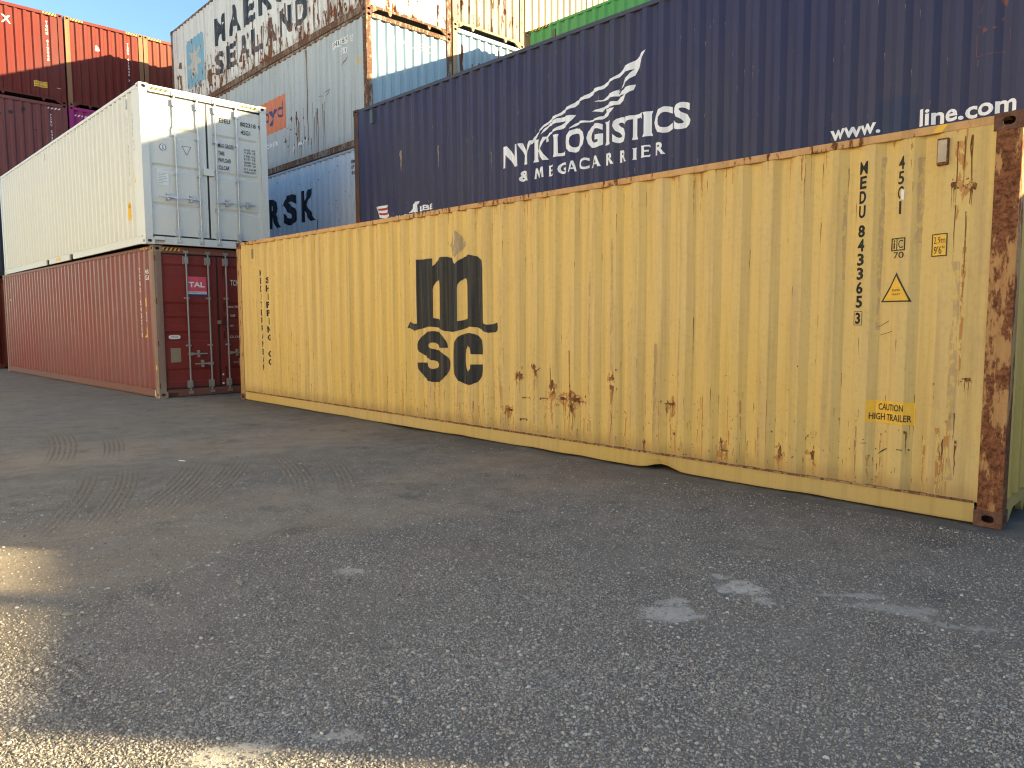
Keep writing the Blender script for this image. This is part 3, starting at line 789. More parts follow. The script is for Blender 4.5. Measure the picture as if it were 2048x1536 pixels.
decal(sp, S, 'number_box', y_txt, lambda bm: frame_poly(bm, 11.108, 11.182, 1.437, 1.547, .004))
decal(sp, S, 'torn_label', WHITE, lambda bm: add_poly(bm, [(11.425, 2.383), (11.453, 2.381), (11.454, 2.454), (11.430, 2.458)]), out=.005)
decal(sp, S, 'code_box', y_txt, lambda bm: (frame_poly(bm, 11.365, 11.475, 2.003, 2.10, .008), add_poly(bm, rect(11.408, 11.415, 2.003, 2.10)),
      add_text(bm, 'i', 11.383, 11.395, 2.018, 2.086, .02), add_text(bm, 'C', 11.424, 11.461, 2.022, 2.082, .0), add_text(bm, '70', 11.388, 11.468, 1.947, 1.994, .005)))
decal(sp, S, 'height_sign', YEL, lambda bm: add_poly(bm, rect(11.647, 11.759, 1.944, 2.108)))
decal(sp, S, 'height_sign_print', BLK, lambda bm: (frame_poly(bm, 11.647, 11.759, 1.944, 2.108, .007), add_text(bm, '2,9m', 11.662, 11.746, 2.030, 2.086, -.004), add_text(bm, "9'6\"", 11.666, 11.742, 1.962, 2.018, -.004)), out=.005)
TR = [(11.42, 1.842), (11.534, 1.616), (11.306, 1.616)]
decal(sp, S, 'warning_triangle', BLK, lambda bm: add_poly(bm, TR))
decal(sp, S, 'warning_triangle_face', YEL, lambda bm: add_poly(bm, [(11.42, 1.812), (11.516, 1.627), (11.324, 1.627)]), out=.0045)
decal(sp, S, 'warning_triangle_print', BLK, lambda bm: (add_text(bm, 'SUPER', 11.388, 11.456, 1.697, 1.713, .012, 1.1), add_text(bm, 'HEAVY', 11.388, 11.456, 1.667, 1.683, .012, 1.1)), out=.006)
decal(sp, S, 'caution_sign', YEL, lambda bm: add_poly(bm, rect(11.234, 11.588, .677, .850)))
decal(sp, S, 'caution_sign_print', BLK, lambda bm: (add_text(bm, 'CAUTION', 11.320, 11.510, .777, .829, .015), add_text(bm, 'HIGH TRAILER', 11.258, 11.566, .699, .752, .015)), out=.005)
decal(sp, S, 'glue_residue', paint('old_glue', YB, rust=.1, dirt=.5, over=(.30, .24, .16), wear=.12), lambda bm: add_poly(bm, [(6.243, 2.600), (6.33, 2.51), (6.418, 2.418), (6.32, 2.34), (6.214, 2.262), (6.15, 2.34), (6.09, 2.425), (6.16, 2.51)]))
v_ = vent(Y, 11.706, 2.69, .19, .075, y_post)
decal(v_, Surf([(0, 0), (12.2, 0)], 's', L40, base=-.017), 'vent_plate', plain('vent_grey', (.45, .37, .27), .6), lambda bm: add_poly(bm, rect(11.677, 11.735, 2.615, 2.77)), out=.003)
vent(Y, .63, 2.66, .17, .06, plain('vent_olive', (.22, .17, .09), .7))
# rust scars, dents and scratches on the yellow side
def yscabs(bm):
    for a, z, ra, rz in ((7.01, .90, .014, .02), (7.32, .845, .018, .035), (7.37, .83, .02, .04), (7.58, .95, .03, .03), (7.62, .89, .022, .035), (7.86, .76, .02, .06), (7.89, .69, .028, .04),
                         (8.0, .61, .05, .016), (8.13, .66, .02, .05), (8.19, .62, .05, .03), (8.16, .52, .025, .06), (8.70, .88, .026, .035), (8.71, .80, .02, .035), (7.147, .42, .03, .02), (7.19, .415, .03, .010),
                         (9.385, .665, .035, .012), (9.42, .67, .03, .012), (9.097, .25, .012, .03), (9.45, .38, .02, .012), (9.95, .355, .013, .03), (9.99, .285, .04, .008),
                         (10.508, .337, .016, .045), (10.804, .35, .016, .045), (11.53, .62, .008, .01), (11.925, 1.045, .02, .012), (11.898, 2.42, .026, .022), (11.788, 2.436, .016, .022)):
        blob(bm, a, z, ra*1.15, rz*1.15, 13, .6)
        for _ in range(4): blob(bm, a+random.gauss(0, ra*1.3), z+random.gauss(0, rz*1.5), ra*.28, rz*.35, 7, .6)
        for _ in range(2): drip(bm, a+random.uniform(-ra, ra), z, z-random.uniform(.05, .22), random.uniform(.004, .009))
    for a, z, hw in ((7.452, .576, .05), (7.733, .59, .05), (8.29, .592, .045), (7.41, .325, .035)):      # staple-shaped scrapes
        add_poly(bm, [(a-hw, z), (a+hw, z), (a+hw, z+.013), (a-hw, z+.013)])
        blob(bm, a-hw, z, .01, .018, 7); blob(bm, a+hw, z, .01, .018, 7)
    for a, z0, z1, wd in ((7.85, .95, .70, .018), (8.13, 1.15, .55, .014), (8.01, .62, .36, .008), (8.18, .60, .18, .014), (8.13, .60, .18, .012), (8.72, .80, .18, .010), (8.31, .42, .22, .010), (8.23, .30, .19, .012),
                          (7.02, .70, .58, .008), (6.55, .45, .3, .006), (10.31, .42, .25, .010), (11.79, .60, .36, .012), (11.875, .60, .34, .016), (11.86, .80, .60, .010), (11.845, 2.78, 2.45, .014),
                          (11.89, 2.78, 2.30, .022), (11.80, 2.75, 2.30, .010), (11.87, 2.25, 1.60, .012), (11.80, 2.3, 1.9, .008), (9.64, 1.5, 1.25, .008), (4.0, .55, .3, .006), (2.6, .45, .28, .02), (5.7, .6, .4, .006), (1.9, .52, .36, .006)):
        drip(bm, a, z0, z1, wd)
    for _ in range(620):
        a = random.uniform(.5, 11.9); z = .18+abs(random.gauss(0, .38))
        if z > 2.6: continue
        k = random.random()
        if k < .6: blob(bm, a, z, random.uniform(.002, .007), random.uniform(.003, .010), 6, .4)
        else: drip(bm, a, z+random.uniform(.02, .08), z, random.uniform(.003, .006))
    for _ in range(120):
        # flaking along the welds between folds
        x = random.choice(list(S.xs[2:-2])); z = random.uniform(.2, 2.7); ln = random.uniform(.03, .22)
        drip(bm, x, z+ln, z, random.uniform(.003, .008))
decal(sp, S, 'rust_scars', scar('yellow_rust_scars', YB, wear=.075, rust=.62), yscabs, kind='stuff', out=.0022)
def ystains(bm):
    for a, z0, z1, wd in ((8.70, .95, .17, .05), (8.17, .68, .17, .10), (7.87, .72, .17, .05), (7.6, .9, .55, .04), (10.508, .30, .17, .03), (10.804, .30, .17, .03), (7.15, .40, .17, .04), (9.4, .66, .30, .04), (11.87, 2.0, 1.0, .04), (11.83, 2.75, 2.2, .09), (9.1, .24, .17, .05)):
        drip(bm, a, z0, z1, wd)
    for a, z, rr_ in ((7.33, .84, .06), (7.6, .92, .06), (7.88, .70, .07), (8.0, .61, .07), (8.16, .62, .10), (8.70, .86, .06), (7.16, .41, .06), (9.4, .66, .06), (10.51, .33, .05), (10.80, .34, .05), (9.97, .31, .06), (11.85, 2.45, .045)):
        blob(bm, a, z-.02, rr_, rr_*1.3, 14, .5)
    for _ in range(90):
        a = random.uniform(.3, 11.9); drip(bm, a, 2.835, 2.835-abs(random.gauss(.12, .2)), random.uniform(.006, .022))
    for _ in range(60):
        a = random.uniform(4.5, 11.9); z = random.uniform(.25, .8); drip(bm, a, z, .172, random.uniform(.008, .03))
decal(sp, S, 'rust_stains', paint('yellow_rust_runs', YB, rust=.25, dirt=.3, over=(.42, .20, .065), wear=.15, chip=14), ystains, kind='stuff', out=.0012)
def yscr(bm):
    add_poly(bm, [(11.33, .430), (11.36, .462), (11.40, .484), (11.40, .476), (11.365, .452), (11.333, .427)])
    add_poly(bm, rect(11.474, 11.517, .479, .486))
    for a, z, l_, h_ in ((11.29, 1.42, .08, .05), (11.31, 1.36, .09, .03), (11.20, .50, .05, .004), (2.1, 1.05, .06, .02), (2.2, 1.7, .06, -.005), (1.9, .78, .07, -.02)):
        add_poly(bm, [(a, z), (a+l_, z+h_), (a+l_, z+h_+.005), (a, z+.003)])
decal(sp, S, 'scratches', plain('scratch_dark', (.05, .035, .025), .8), yscr, kind='stuff')
# worn grey ridges where things rubbed along the side
WORN = paint('worn_ridge', YB, rust=.22, dirt=.55, rough=.65, over=(.45, .32, .17), wear=.15, chip=16)
def worn(bm):
    for a, z0, z1, wd in ((8.398, .30, 2.0, .05), (8.70, .9, 2.3, .042), (9.237, .26, 1.25, .05), (9.50, .45, 1.5, .03), (11.29, 1.4, 2.72, .035), (11.56, 2.05, 2.68, .05), (11.01, 1.8, 2.5, .03), (6.49, .30, .72, .035), (6.21, 2.28, 2.78, .008), (7.05, .25, 2.1, .02), (7.6, .3, .8, .035), (11.83, .30, 1.9, .06), (8.95, .2, 1.6, .012), (5.62, .7, 2.2, .016)):
        drip(bm, a, z1, (z0+z1)/2, wd); drip(bm, a, z0, (z0+z1)/2, wd*.9); blob(bm, a, (z0+z1)/2, wd*.5, (z1-z0)*.32, 16, .25)
decal(sp, S, 'worn_ridges', WORN, worn, kind='stuff', out=.0008)
MB().box(.175, 12.01, -.004, .03, .160, .176).build('rail_seam', y_seam, Y['root'], bevel=.003)
hazS = Surf([(0, 0), (12.3, 0)], 's', L40, base=.004)
decal(Y['root'], hazS, 'hazard_mark', YEL, lambda bm: add_poly(bm, [(11.63, 2.832), (11.69, 2.832), (11.735, 2.884), (11.665, 2.884)]))

# ---- blue
BB = (.034, .038, .098)
b_side = paint('navy_side_paint', BB, rust=.03, dirt=.34, fade=.7, rough=.5, spec=.18, dirtcol=(.07, .062, .080), rustcol=(.25, .12, .08))
b_fr = paint('navy_frame_paint', (.06, .065, .10), rust=.15, dirt=.3)
b_post = paint('navy_rusty_post', (.075, .055, .05), rust=.6, dirt=.6, rough=.8)
wht = paint('white_letter_paint', BB, rust=.0, dirt=.12, fade=.1, over=(.78, .80, .86), wear=-.03)
red_l = paint('red_letter_paint', BB, rust=.0, dirt=.1, over=(.42, .06, .05), wear=-.03)
BL = container('blue', 'navy blue container with white wing emblem and lettering, resting behind the yellow one', (-.1328, 2.6754, 2.896), 0,
               dict(side=b_side, frame=b_fr, rail=b_fr, post=b_post, cast=b_post), phase=.10, pitch=.278, cdepth=.046)
S, sp = BL['S'], BL['side']
WINGS = [[(7.319,2.264),(7.239,2.154),(7.177,2.046),(7.113,1.967),(6.983,1.909),(6.899,1.861),(6.861,1.81),(6.793,1.817),(6.88,1.85),(6.926,1.936),(7.011,1.983),(7.112,2.059),(7.038,2.05),(6.916,2.05),(6.831,2.003),(6.676,1.963),(6.538,1.903),(6.377,1.877),(6.274,1.837),(6.128,1.814),(6.001,1.761),(5.85,1.736),(5.74,1.702),(5.606,1.656),(5.469,1.625),(5.354,1.548),(5.237,1.503),(5.165,1.407),(5.129,1.363),(5.093,1.352),(5.154,1.467),(5.213,1.515),(5.331,1.568),(5.423,1.633),(5.538,1.693),(5.673,1.715),(5.762,1.762),(5.936,1.798),(6.043,1.847),(6.191,1.871),(6.315,1.914),(6.397,1.942),(6.518,1.946),(6.617,1.992),(6.773,2.024),(6.868,2.076),(6.925,2.121),(7.056,2.149),(7.148,2.184),(7.22,2.238)],
 [(6.889,1.848),(6.861,1.81),(6.832,1.786),(6.861,1.743),(6.716,1.751),(6.598,1.738),(6.519,1.732),(6.397,1.754),(6.539,1.751),(6.638,1.798),(6.755,1.818),(6.851,1.842)],
 [(7.129,1.846),(7.097,1.773),(6.985,1.738),(6.91,1.673),(6.853,1.632),(6.717,1.623),(6.579,1.62),(6.54,1.578),(6.459,1.599),(6.326,1.633),(6.499,1.629),(6.599,1.662),(6.717,1.691),(6.814,1.678),(6.852,1.722),(6.947,1.761),(6.832,1.756),(6.889,1.818),(7.003,1.838)],
 [(6.776,1.596),(6.718,1.547),(6.639,1.51),(6.54,1.475),(6.399,1.48),(6.234,1.488),(6.108,1.496),(6.001,1.476),(5.911,1.449),(6.001,1.516),(6.129,1.531),(6.296,1.507),(6.439,1.51),(6.56,1.525),(6.609,1.569),(6.599,1.609)],
 [(6.022,1.646),(5.958,1.572),(5.872,1.517),(5.762,1.489),(5.628,1.473),(5.503,1.455),(5.446,1.416),(5.457,1.356),(5.423,1.337),(5.423,1.42),(5.469,1.477),(5.628,1.513),(5.717,1.545),(5.85,1.593),(5.717,1.594),(5.56,1.583),(5.469,1.576),(5.4,1.506),(5.326,1.47),(5.4,1.555),(5.492,1.62),(5.673,1.659),(5.828,1.661)]]
decal(sp, S, 'wing_emblem', wht, lambda bm: [add_poly(bm, w_) for w_ in WINGS])
# flared capitals drawn as outlines in a unit box (stroke, flared feet)
def st(x0, x1, fl=.05, z0=0., z1=1.): return [(x0-fl, z0), (x1+fl, z0), (x1, z0+.14), (x1, z1-.14), (x1+fl, z1), (x0-fl, z1), (x0, z1-.14), (x0, z0+.14)]
FL = {
 'N': [[(0,0),(.17,0),(.20,.62),(.74,-.02),(1,-.02),(.94,1),(.78,1),(.75,.42),(.28,1),(.06,1),(.06,.15)]],
 'Y': [[(.36,0),(.66,0),(.62,.42),(1,1),(.80,1),(.52,.58),(.26,1),(0,1),(.40,.42)]],
 'K': [st(.08,.30), [(.30,.50),(.72,1.02),(.95,1.02),(.52,.54),(1.0,0),(.70,0),(.30,.46)]],
 'L': [[(0,0),(.95,0),(1,.22),(.88,.14),(.42,.13),(.40,.86),(.46,1),(0,1),(.08,.86),(.08,.14)]],
 'I': [[(0,0),(1,0),(.85,.14),(.85,.86),(1,1),(0,1),(.15,.86),(.15,.14)]],
 'T': [[(.36,0),(.68,0),(.62,.14),(.62,.86),(.92,.84),(1,.76),(1,1.02),(0,1.02),(0,.76),(.08,.84),(.40,.86),(.40,.14)]],
 'E': [[(0,0),(.95,0),(1,.22),(.85,.14),(.38,.13),(.38,.45),(.85,.44),(.85,.60),(.38,.58),(.38,.87),(.85,.86),(1,.78),(.95,1),(0,1),(.07,.86),(.07,.14)]],
 'M': [[(0,0),(.14,0),(.19,.62),(.42,.0),(.55,.0),(.80,.62),(.82,0),(1,0),(.92,1),(.74,1),(.50,.34),(.26,1),(.08,1)]],
 'A': [[(0,0),(.18,0),(.26,.24),(.66,.24),(.73,0),(1,0),(.60,1),(.38,1)]],
}
def add_flared(bm, ch, a0, a1, z0, z1):
    if ch in FL:
        for lp in FL[ch]:
            P = [(a0+x*(a1-a0), z0+z*(z1-z0)) for x, z in lp]
            if ch == 'A':
                hh = [(a0+x*(a1-a0), z0+z*(z1-z0)) for x, z in ((.34, .38), (.58, .38), (.47, .74))]; add_poly(bm, P, (hh,))
            else: add_poly(bm, P)
    else: add_text(bm, ch, a0, a1, z0-.004, z1+.004, .035)
def nyk(bm):
    for ch, a0, a1, z0, z1 in (('N', 4.455, 4.80, 1.07, 1.42), ('Y', 4.80, 5.13, 1.07, 1.42), ('K', 5.13, 5.46, 1.07, 1.42),
                               ('L', 5.585, 5.81, 1.08, 1.42), ('O', 5.83, 6.215, 1.09, 1.44), ('G', 6.245, 6.55, 1.09, 1.435), ('I', 6.585, 6.705, 1.095, 1.43),
                               ('S', 6.745, 6.98, 1.09, 1.44), ('T', 6.98, 7.265, 1.085, 1.42), ('I', 7.275, 7.425, 1.09, 1.425), ('C', 7.445, 7.745, 1.09, 1.435), ('S', 7.77, 8.02, 1.09, 1.435)):
        add_flared(bm, ch, a0, a1, z0, z1)
    for ch, a0, a1 in (('&', 4.83, 5.04), ('M', 5.155, 5.385), ('E', 5.456, 5.582), ('G', 5.672, 5.85), ('A', 5.895, 6.035), ('C', 6.11, 6.29), ('A', 6.33, 6.525), ('R', 6.605, 6.775), ('R', 6.86, 6.995), ('I', 7.087, 7.155), ('E', 7.254, 7.39), ('R', 7.479, 7.646)):
        add_flared(bm, ch, a0, a1, .808, .972)
decal(sp, S, 'lettering', wht, nyk)
letters(BL, sp, S, wht, [('www.', 9.887, 10.44, .583, .700), ('line.com', 10.842, 11.715, .565, .745)], bold=.025)
decal(sp, S, 'web_fragment', wht, lambda bm: add_poly(bm, [(10.60, .52), (10.66, .525), (10.67, .545), (10.63, .54)]))
decal(sp, S, 'house_flag', wht, lambda bm: (add_poly(bm, [(.725, .875), (.90, .855), (1.084, .870), (1.13, .75), (1.194, .625), (1.0, .605), (.825, .630), (.77, .76)]),
      add_poly(bm, [(.700, .860), (.717, .860), (.862, .545), (.835, .545)])))
decal(sp, S, 'flag_stripes', red_l, lambda bm: (add_poly(bm, [(.745, .825), (.92, .805), (1.10, .822), (1.118, .780), (.94, .760), (.765, .785)]),
      add_poly(bm, [(.785, .735), (.96, .712), (1.145, .725), (1.165, .682), (.98, .668), (.805, .692)])), out=.0045)
letters(BL, sp, S, wht, [('NIPPON YUSEN KAISHA', 1.239, 2.076, .560, .612), ('LBE', 2.13, 2.563, .622, .722)], bold=.03)
decal(sp, S, 'mountain_mark', wht, lambda bm: add_poly(bm, [(1.804, .633), (1.90, .70), (1.952, .755), (2.02, .785), (2.04, .81), (2.12, .820), (2.10, .775), (2.075, .75), (2.085, .615), (1.985, .62), (1.975, .665), (1.945, .665), (1.935, .628)]))
def orange(bm):
    for p in ([(11.54, 1.66), (11.60, 1.66), (11.588, 1.59), (11.565, 1.61)], [(11.39, 1.425), (11.41, 1.44), (11.432, 1.41), (11.445, 1.395), (11.40, 1.375)], [(11.478, 1.41), (11.50, 1.42), (11.525, 1.405), (11.49, 1.395)],
              [(11.345, 1.47), (11.36, 1.465), (11.385, 1.44), (11.378, 1.435)], [(11.335, 1.385), (11.34, 1.385), (11.345, 1.17), (11.34, 1.17)], [(11.34, 1.172), (11.595, 1.160), (11.595, 1.155), (11.34, 1.167)],
              [(11.36, 1.60), (11.385, 1.66), (11.39, 1.655), (11.37, 1.59)], [(11.62, 1.38), (11.625, 1.38), (11.63, 1.25), (11.625, 1.25)], [(11.55, 1.48), (11.57, 1.50), (11.565, 1.45)]): add_poly(bm, p)
decal(sp, S, 'placard_residue', plain('red_residue', (.17, .065, .06), .7), orange)
def bchips(bm):
    for a, z0, z1, wd in ((1.55, 1.85, 1.45, .05), (1.93, 1.9, 1.6, .02), (2.70, 1.75, 1.35, .04), (4.14, 1.40, 1.10, .05)): drip(bm, a, z0, z1, wd)
    for _ in range(150):
        x = random.choice(list(S.xs[2:-2])); z = random.uniform(.3, 2.7); ln = random.uniform(.01, .09); drip(bm, x, z+ln, z, random.uniform(.003, .009))
decal(sp, S, 'paint_chips', plain('bare_primer', (.34, .26, .22), .8), bchips, kind='stuff')
decal(sp, S, 'repaint_patch', paint('fresh_blue_patch', (.038, .052, .105), rust=0, dirt=.35, fade=.6), lambda bm: add_poly(bm, rect(10.42, 10.80, .30, .92)), out=.0015)
vent(BL, .66, 2.65, .26, .09, paint('vent_teal', (.09, .13, .15), rust=.2, dirt=.4))

# ---- brown + white stack on the left
br = (.205, .063, .066)
r_side = paint('faded_red_side', br, rust=.05, dirt=.42, fade=.5, rough=.33, dirtcol=(.15, .058, .05))
r_fr = paint('faded_red_frame', (.20, .08, .066), rust=.12, dirt=.4)
r_post = paint('brown_scuffed_post', (.20, .13, .10), rust=.35, dirt=.7, rough=.8, dirtcol=(.32, .26, .2))
r_door = paint('dark_red_door', (.19, .031, .027), rust=.05, dirt=.30, fade=.3, rough=.42)
r_drf = paint('dark_red_door_frame', (.13, .035, .03), rust=.1, dirt=.3)
bar_d = paint('dull_bar_steel', (.30, .29, .29), rust=.06, dirt=.4, rough=.5, metallic=.3)
w_red = paint('white_marks_on_red', br, rust=0, dirt=.1, over=(.70, .68, .66), wear=-.04)
w_rdd = paint('white_marks_on_door', (.15, .032, .027), rust=0, dirt=.1, over=(.66, .64, .62), wear=-.04)
B = container('brown', 'faded brick red container on the ground under the cream one, door end to the right', (-13.4914, -1.2025, 0), .0158,
              dict(side=r_side, frame=r_fr, rail=r_fr, post=r_post, end=r_door, hinge=r_drf, bar=bar_d, cast=r_post), end='red', phase=.05)
D, HDs, S, sp = B['D'], B['HD'], B['S'], B['side']; lf, rf = B['leaves']
hd = B['root']
hazard_pair(B, hd, HDs, .17, .49, 2.805, 2.865, 4)
decal(lf, D, 'lessor_sign', plain('sign_red', (.62, .085, .14), .45, 0, .2, 4), lambda bm: add_poly(bm, rect(.635, .995, 2.045, 2.335)), out=.012)
decal(lf, D, 'lessor_sign_strip', WHITE, lambda bm: add_poly(bm, rect(.635, .995, 1.995, 2.045)), out=.012)
decal(lf, D, 'lessor_sign_base', plain('sign_blue', (.02, .03, .16), .5), lambda bm: add_poly(bm, rect(.635, .995, 1.955, 1.995)), out=.012)
decal(lf, D, 'lessor_sign_text', WHITE, lambda bm: (add_text(bm, 'TAL', .645, .955, 2.130, 2.232, .035)), out=.014)
decal(lf, D, 'lessor_sign_small', BLK, lambda bm: (add_text(bm, 'INTERNATIONAL', .65, .985, 2.007, 2.033, .02, 1.2)), out=.014)
decal(lf, D, 'oval_plate', WHITE, lambda bm: add_poly(bm, [(.337+.112*math.copysign(abs(math.cos(t))**.6, math.cos(t)), 1.163+.040*math.copysign(abs(math.sin(t))**.8, math.sin(t))) for t in np.linspace(0, 2*math.pi, 25)[:-1]]), out=.01)
decal(lf, D, 'oval_plate_print', BLK, lambda bm: (add_text(bm, 'NIPPON STEEL', .265, .41, 1.170, 1.186, .01), add_text(bm, 'CONTAINER', .275, .40, 1.144, 1.160, .01)), out=.0115)
decal(lf, D, 'data_plate', plain('dull_brass', (.27, .235, .17), .5, .2, .3, 60), lambda bm: add_poly(bm, rect(.252, .445, .675, .950)), out=.01)
letters(B, rf, D, w_rdd, [('TCNU', 1.485, 1.72, 2.182, 2.295), ('MAX. GROSS', 1.428, 1.70, 1.733, 1.777), ('TARE', 1.452, 1.56, 1.55, 1.60), ('NET', 1.447, 1.52, 1.345, 1.39), ('CU. CAP.', 1.44, 1.66, 1.127, 1.172)], out=.01)
labels(rf, D, 'small_label', WHITE, [rect(1.25, 1.285, .375, .412), [(1.265+.022*math.cos(t/10*6.283), .217+.022*math.sin(t/10*6.283)) for t in range(10)]], out=.01)
MB().box(L40-.035, L40+.03, 1.185, 1.245, 1.41, 1.48).build('padlock', GALV, rf, bevel=.008)
letters(B, sp, S, w_red, vlist('TCNU 543210', 11.40, .05, 2.50, .125, .09), bold=.02)
letters(B, sp, S, w_red, [('45', 11.71, 11.79, 2.38, 2.46), ('G1', 11.71, 11.79, 2.26, 2.35)], bold=.02)
labels(sp, S, 'yellow_label', YEL, [rect(11.60, 11.70, 1.755, 1.92), [(11.69, 1.36), (11.48, 1.157), (11.69, 1.157)], rect(.385, .43, .60, .74)])
decal(sp, S, 'side_code_box', w_red, lambda bm: (frame_poly(bm, 11.60, 11.69, 1.47, 1.65, .014), add_poly(bm, rect(11.625, 11.64, 1.5, 1.62))))
labels(sp, S, 'white_label', w_red, [rect(4.66, 4.70, .77, .83), rect(.65, .70, 2.12, 2.16), rect(11.345, 11.37, 2.62, 2.75)])
hazard_pair(B, B['root'], Surf([(0, 0), (12.3, 0)], 's', L40, base=.004), 11.54, 11.89, 2.835, 2.882, 4)
PS = Surf([(0, 0), (12.3, 0)], 's', L40, base=.0)
decal(B['root'], PS, 'post_label', YEL, lambda bm: add_poly(bm, rect(12.08, 12.14, .54, .63)))
decal(B['root'], Surf([(0, 0), (12.3, 0)], 's', L40, base=.0), 'paint_smear', WHITE, lambda bm: add_poly(bm, [(11.97, .145), (12.005, .15), (12.01, .03), (11.985, .02)]))

wb = (.555, .585, .575)
w_side = paint('cream_side_paint', wb, rust=.02, dirt=.14, fade=.15, rough=.4, streak=.7, dirtcol=(.32, .28, .22))
w_door = paint('cream_door_paint', (.56, .575, .54), rust=.02, dirt=.13, fade=.1, rough=.4, streak=.7, dirtcol=(.30, .27, .22))
bar_l = plain('zinc_bars', (.50, .52, .56), .38, .55, .3, 26)
blk_w = paint('black_marks_on_cream', (.56, .575, .54), rust=0, dirt=.03, over=(.03, .035, .045), wear=-.12)
WH = container('cream', 'clean cream white container on top of the brick red one, doors partly in sun', (-13.3341, -1.1695, 2.896), -.0013,
               dict(side=w_side, frame=w_side, rail=w_side, post=w_side, end=w_door, bar=bar_l, cast=w_side), end='pale', phase=.12, pockets=((4.95, 5.22), (7.08, 7.35)))
D, HDs, S, sp = WH['D'], WH['HD'], WH['S'], WH['side']; lf, rf = WH['leaves']
hazard_pair(WH, WH['root'], HDs, .17, .52, 2.80, 2.848, 4); hazard_pair(WH, WH['root'], HDs, 1.89, 2.25, 2.80, 2.848, 4)
rows = ['32.500  KG', '71.650  LB', '3.700  KG', '8.157  LB', '28.800  KG', '63.493  LB', '76.3 CU.M', '2.698 CU.FT']
zr = [2.013, 1.957, 1.888, 1.832, 1.763, 1.707, 1.635, 1.572]
items = [('EFEU', 1.476, 1.69, 2.442, 2.528), ('802318', 1.899, 2.22, 2.443, 2.527), ('9', 2.270, 2.322, 2.437, 2.515), ('45G1', 1.905, 2.10, 2.283, 2.368),
         ('MAX GROSS', 1.433, 1.742, 1.958, 2.040), ('TARE', 1.433, 1.556, 1.813, 1.892), ('PAYLOAD', 1.433, 1.682, 1.680, 1.760), ('CU.CAP.', 1.433, 1.652, 1.535, 1.615)]
items += [(t, 1.95 if i not in (6, 7) else 1.935, 2.19, z-.040, z) for i, (t, z) in enumerate(zip(rows, zr))]
letters(WH, rf, D, blk_w, items, out=.010, bold=.012)
def circ(a, z, rad, n=20): return [(a+rad*math.cos(2*math.pi*i/n), z+rad*math.sin(2*math.pi*i/n)) for i in range(n)]
blu = plain('sticker_blue', (.10, .17, .33), .5)
decal(lf, D, 'round_emblem', blu, lambda bm: add_poly(bm, circ(.385, 1.80, .062)), out=.009)
decal(lf, D, 'round_emblem_face', WHITE, lambda bm: add_poly(bm, circ(.385, 1.80, .050)), out=.0105)
decal(lf, D, 'round_emblem_mark', blu, lambda bm: (add_poly(bm, [(.37, 1.83), (.40, 1.83), (.392, 1.80), (.41, 1.77), (.375, 1.765), (.382, 1.80)])), out=.012)
decal(lf, D, 'triangle_plate', plain('sticker_brown', (.22, .10, .08), .5), lambda bm: add_poly(bm, [(.731, 1.878), (.912, 1.878), (.821, 1.705)]), out=.009)
decal(lf, D, 'triangle_plate_face', plain('sticker_pale', (.55, .62, .66), .5), lambda bm: add_poly(bm, [(.747, 1.868), (.896, 1.868), (.821, 1.724)]), out=.0105)
decal(lf, D, 'data_plate', plain('plate_alu', (.62, .64, .62), .4, .3, .3, 70), lambda bm: add_poly(bm, rect(.262, .470, 1.10, 1.35)), out=.009)
decal(lf, D, 'data_plate_print', plain('faint_print', (.30, .32, .32), .5), lambda bm: [add_poly(bm, rect(.28+.07*(k % 2)*(i % 2), .28+.17*random.uniform(.5, 1), 1.315-.03*i, 1.325-.03*i)) for i in range(7) for k in (0,)], out=.0105)
decal(rf, D, 'small_label', WHITE, lambda bm: add_poly(bm, rect(2.16, 2.28, .20, .245)), out=.010)
decal(rf, D, 'small_label_mark', blu, lambda bm: add_poly(bm, rect(2.18, 2.20, .212, .235)), out=.0115)
MB().box(L40-.045, L40+.012, 1.115, 1.325, 1.375, 1.508).build('lock_box', w_door, rf, bevel=.008)
gr_w = paint('grey_marks_on_cream', wb, rust=0, dirt=.03, over=(.25, .26, .27), wear=-.06)
letters(WH, sp, S, gr_w, vlist('EFEU 802318 9', 11.45, .045, 2.40, .10, .075)+vlist('45G1', 11.74, .045, 2.44, .12, .085), bold=.01)
decal(sp, S, 'side_code_box', gr_w, lambda bm: frame_poly(bm, 11.69, 11.78, 1.75, 1.93, .012))
labels(sp, S, 'yellow_label', YEL, [[(11.72, 1.36), (11.64, 1.157), (11.78, 1.157)], rect(11.25, 11.43, .505, .845)])
labels(WH['root'], Surf([(0, 0), (12.3, 0)], 's', L40, base=.004), 'yellow_label', YEL, [rect(5.90, 6.34, .052, .130)])
letters(WH, sp, S, BLK, [('CAU', 11.27, 11.40, .74, .80), ('9', 11.32, 11.36, .65, .71), ('H', 11.32, 11.37, .56, .62)], out=.005)
vent(WH, 11.45, 2.64, .17, .07); vent(WH, 5.3, 2.64, .17, .07)

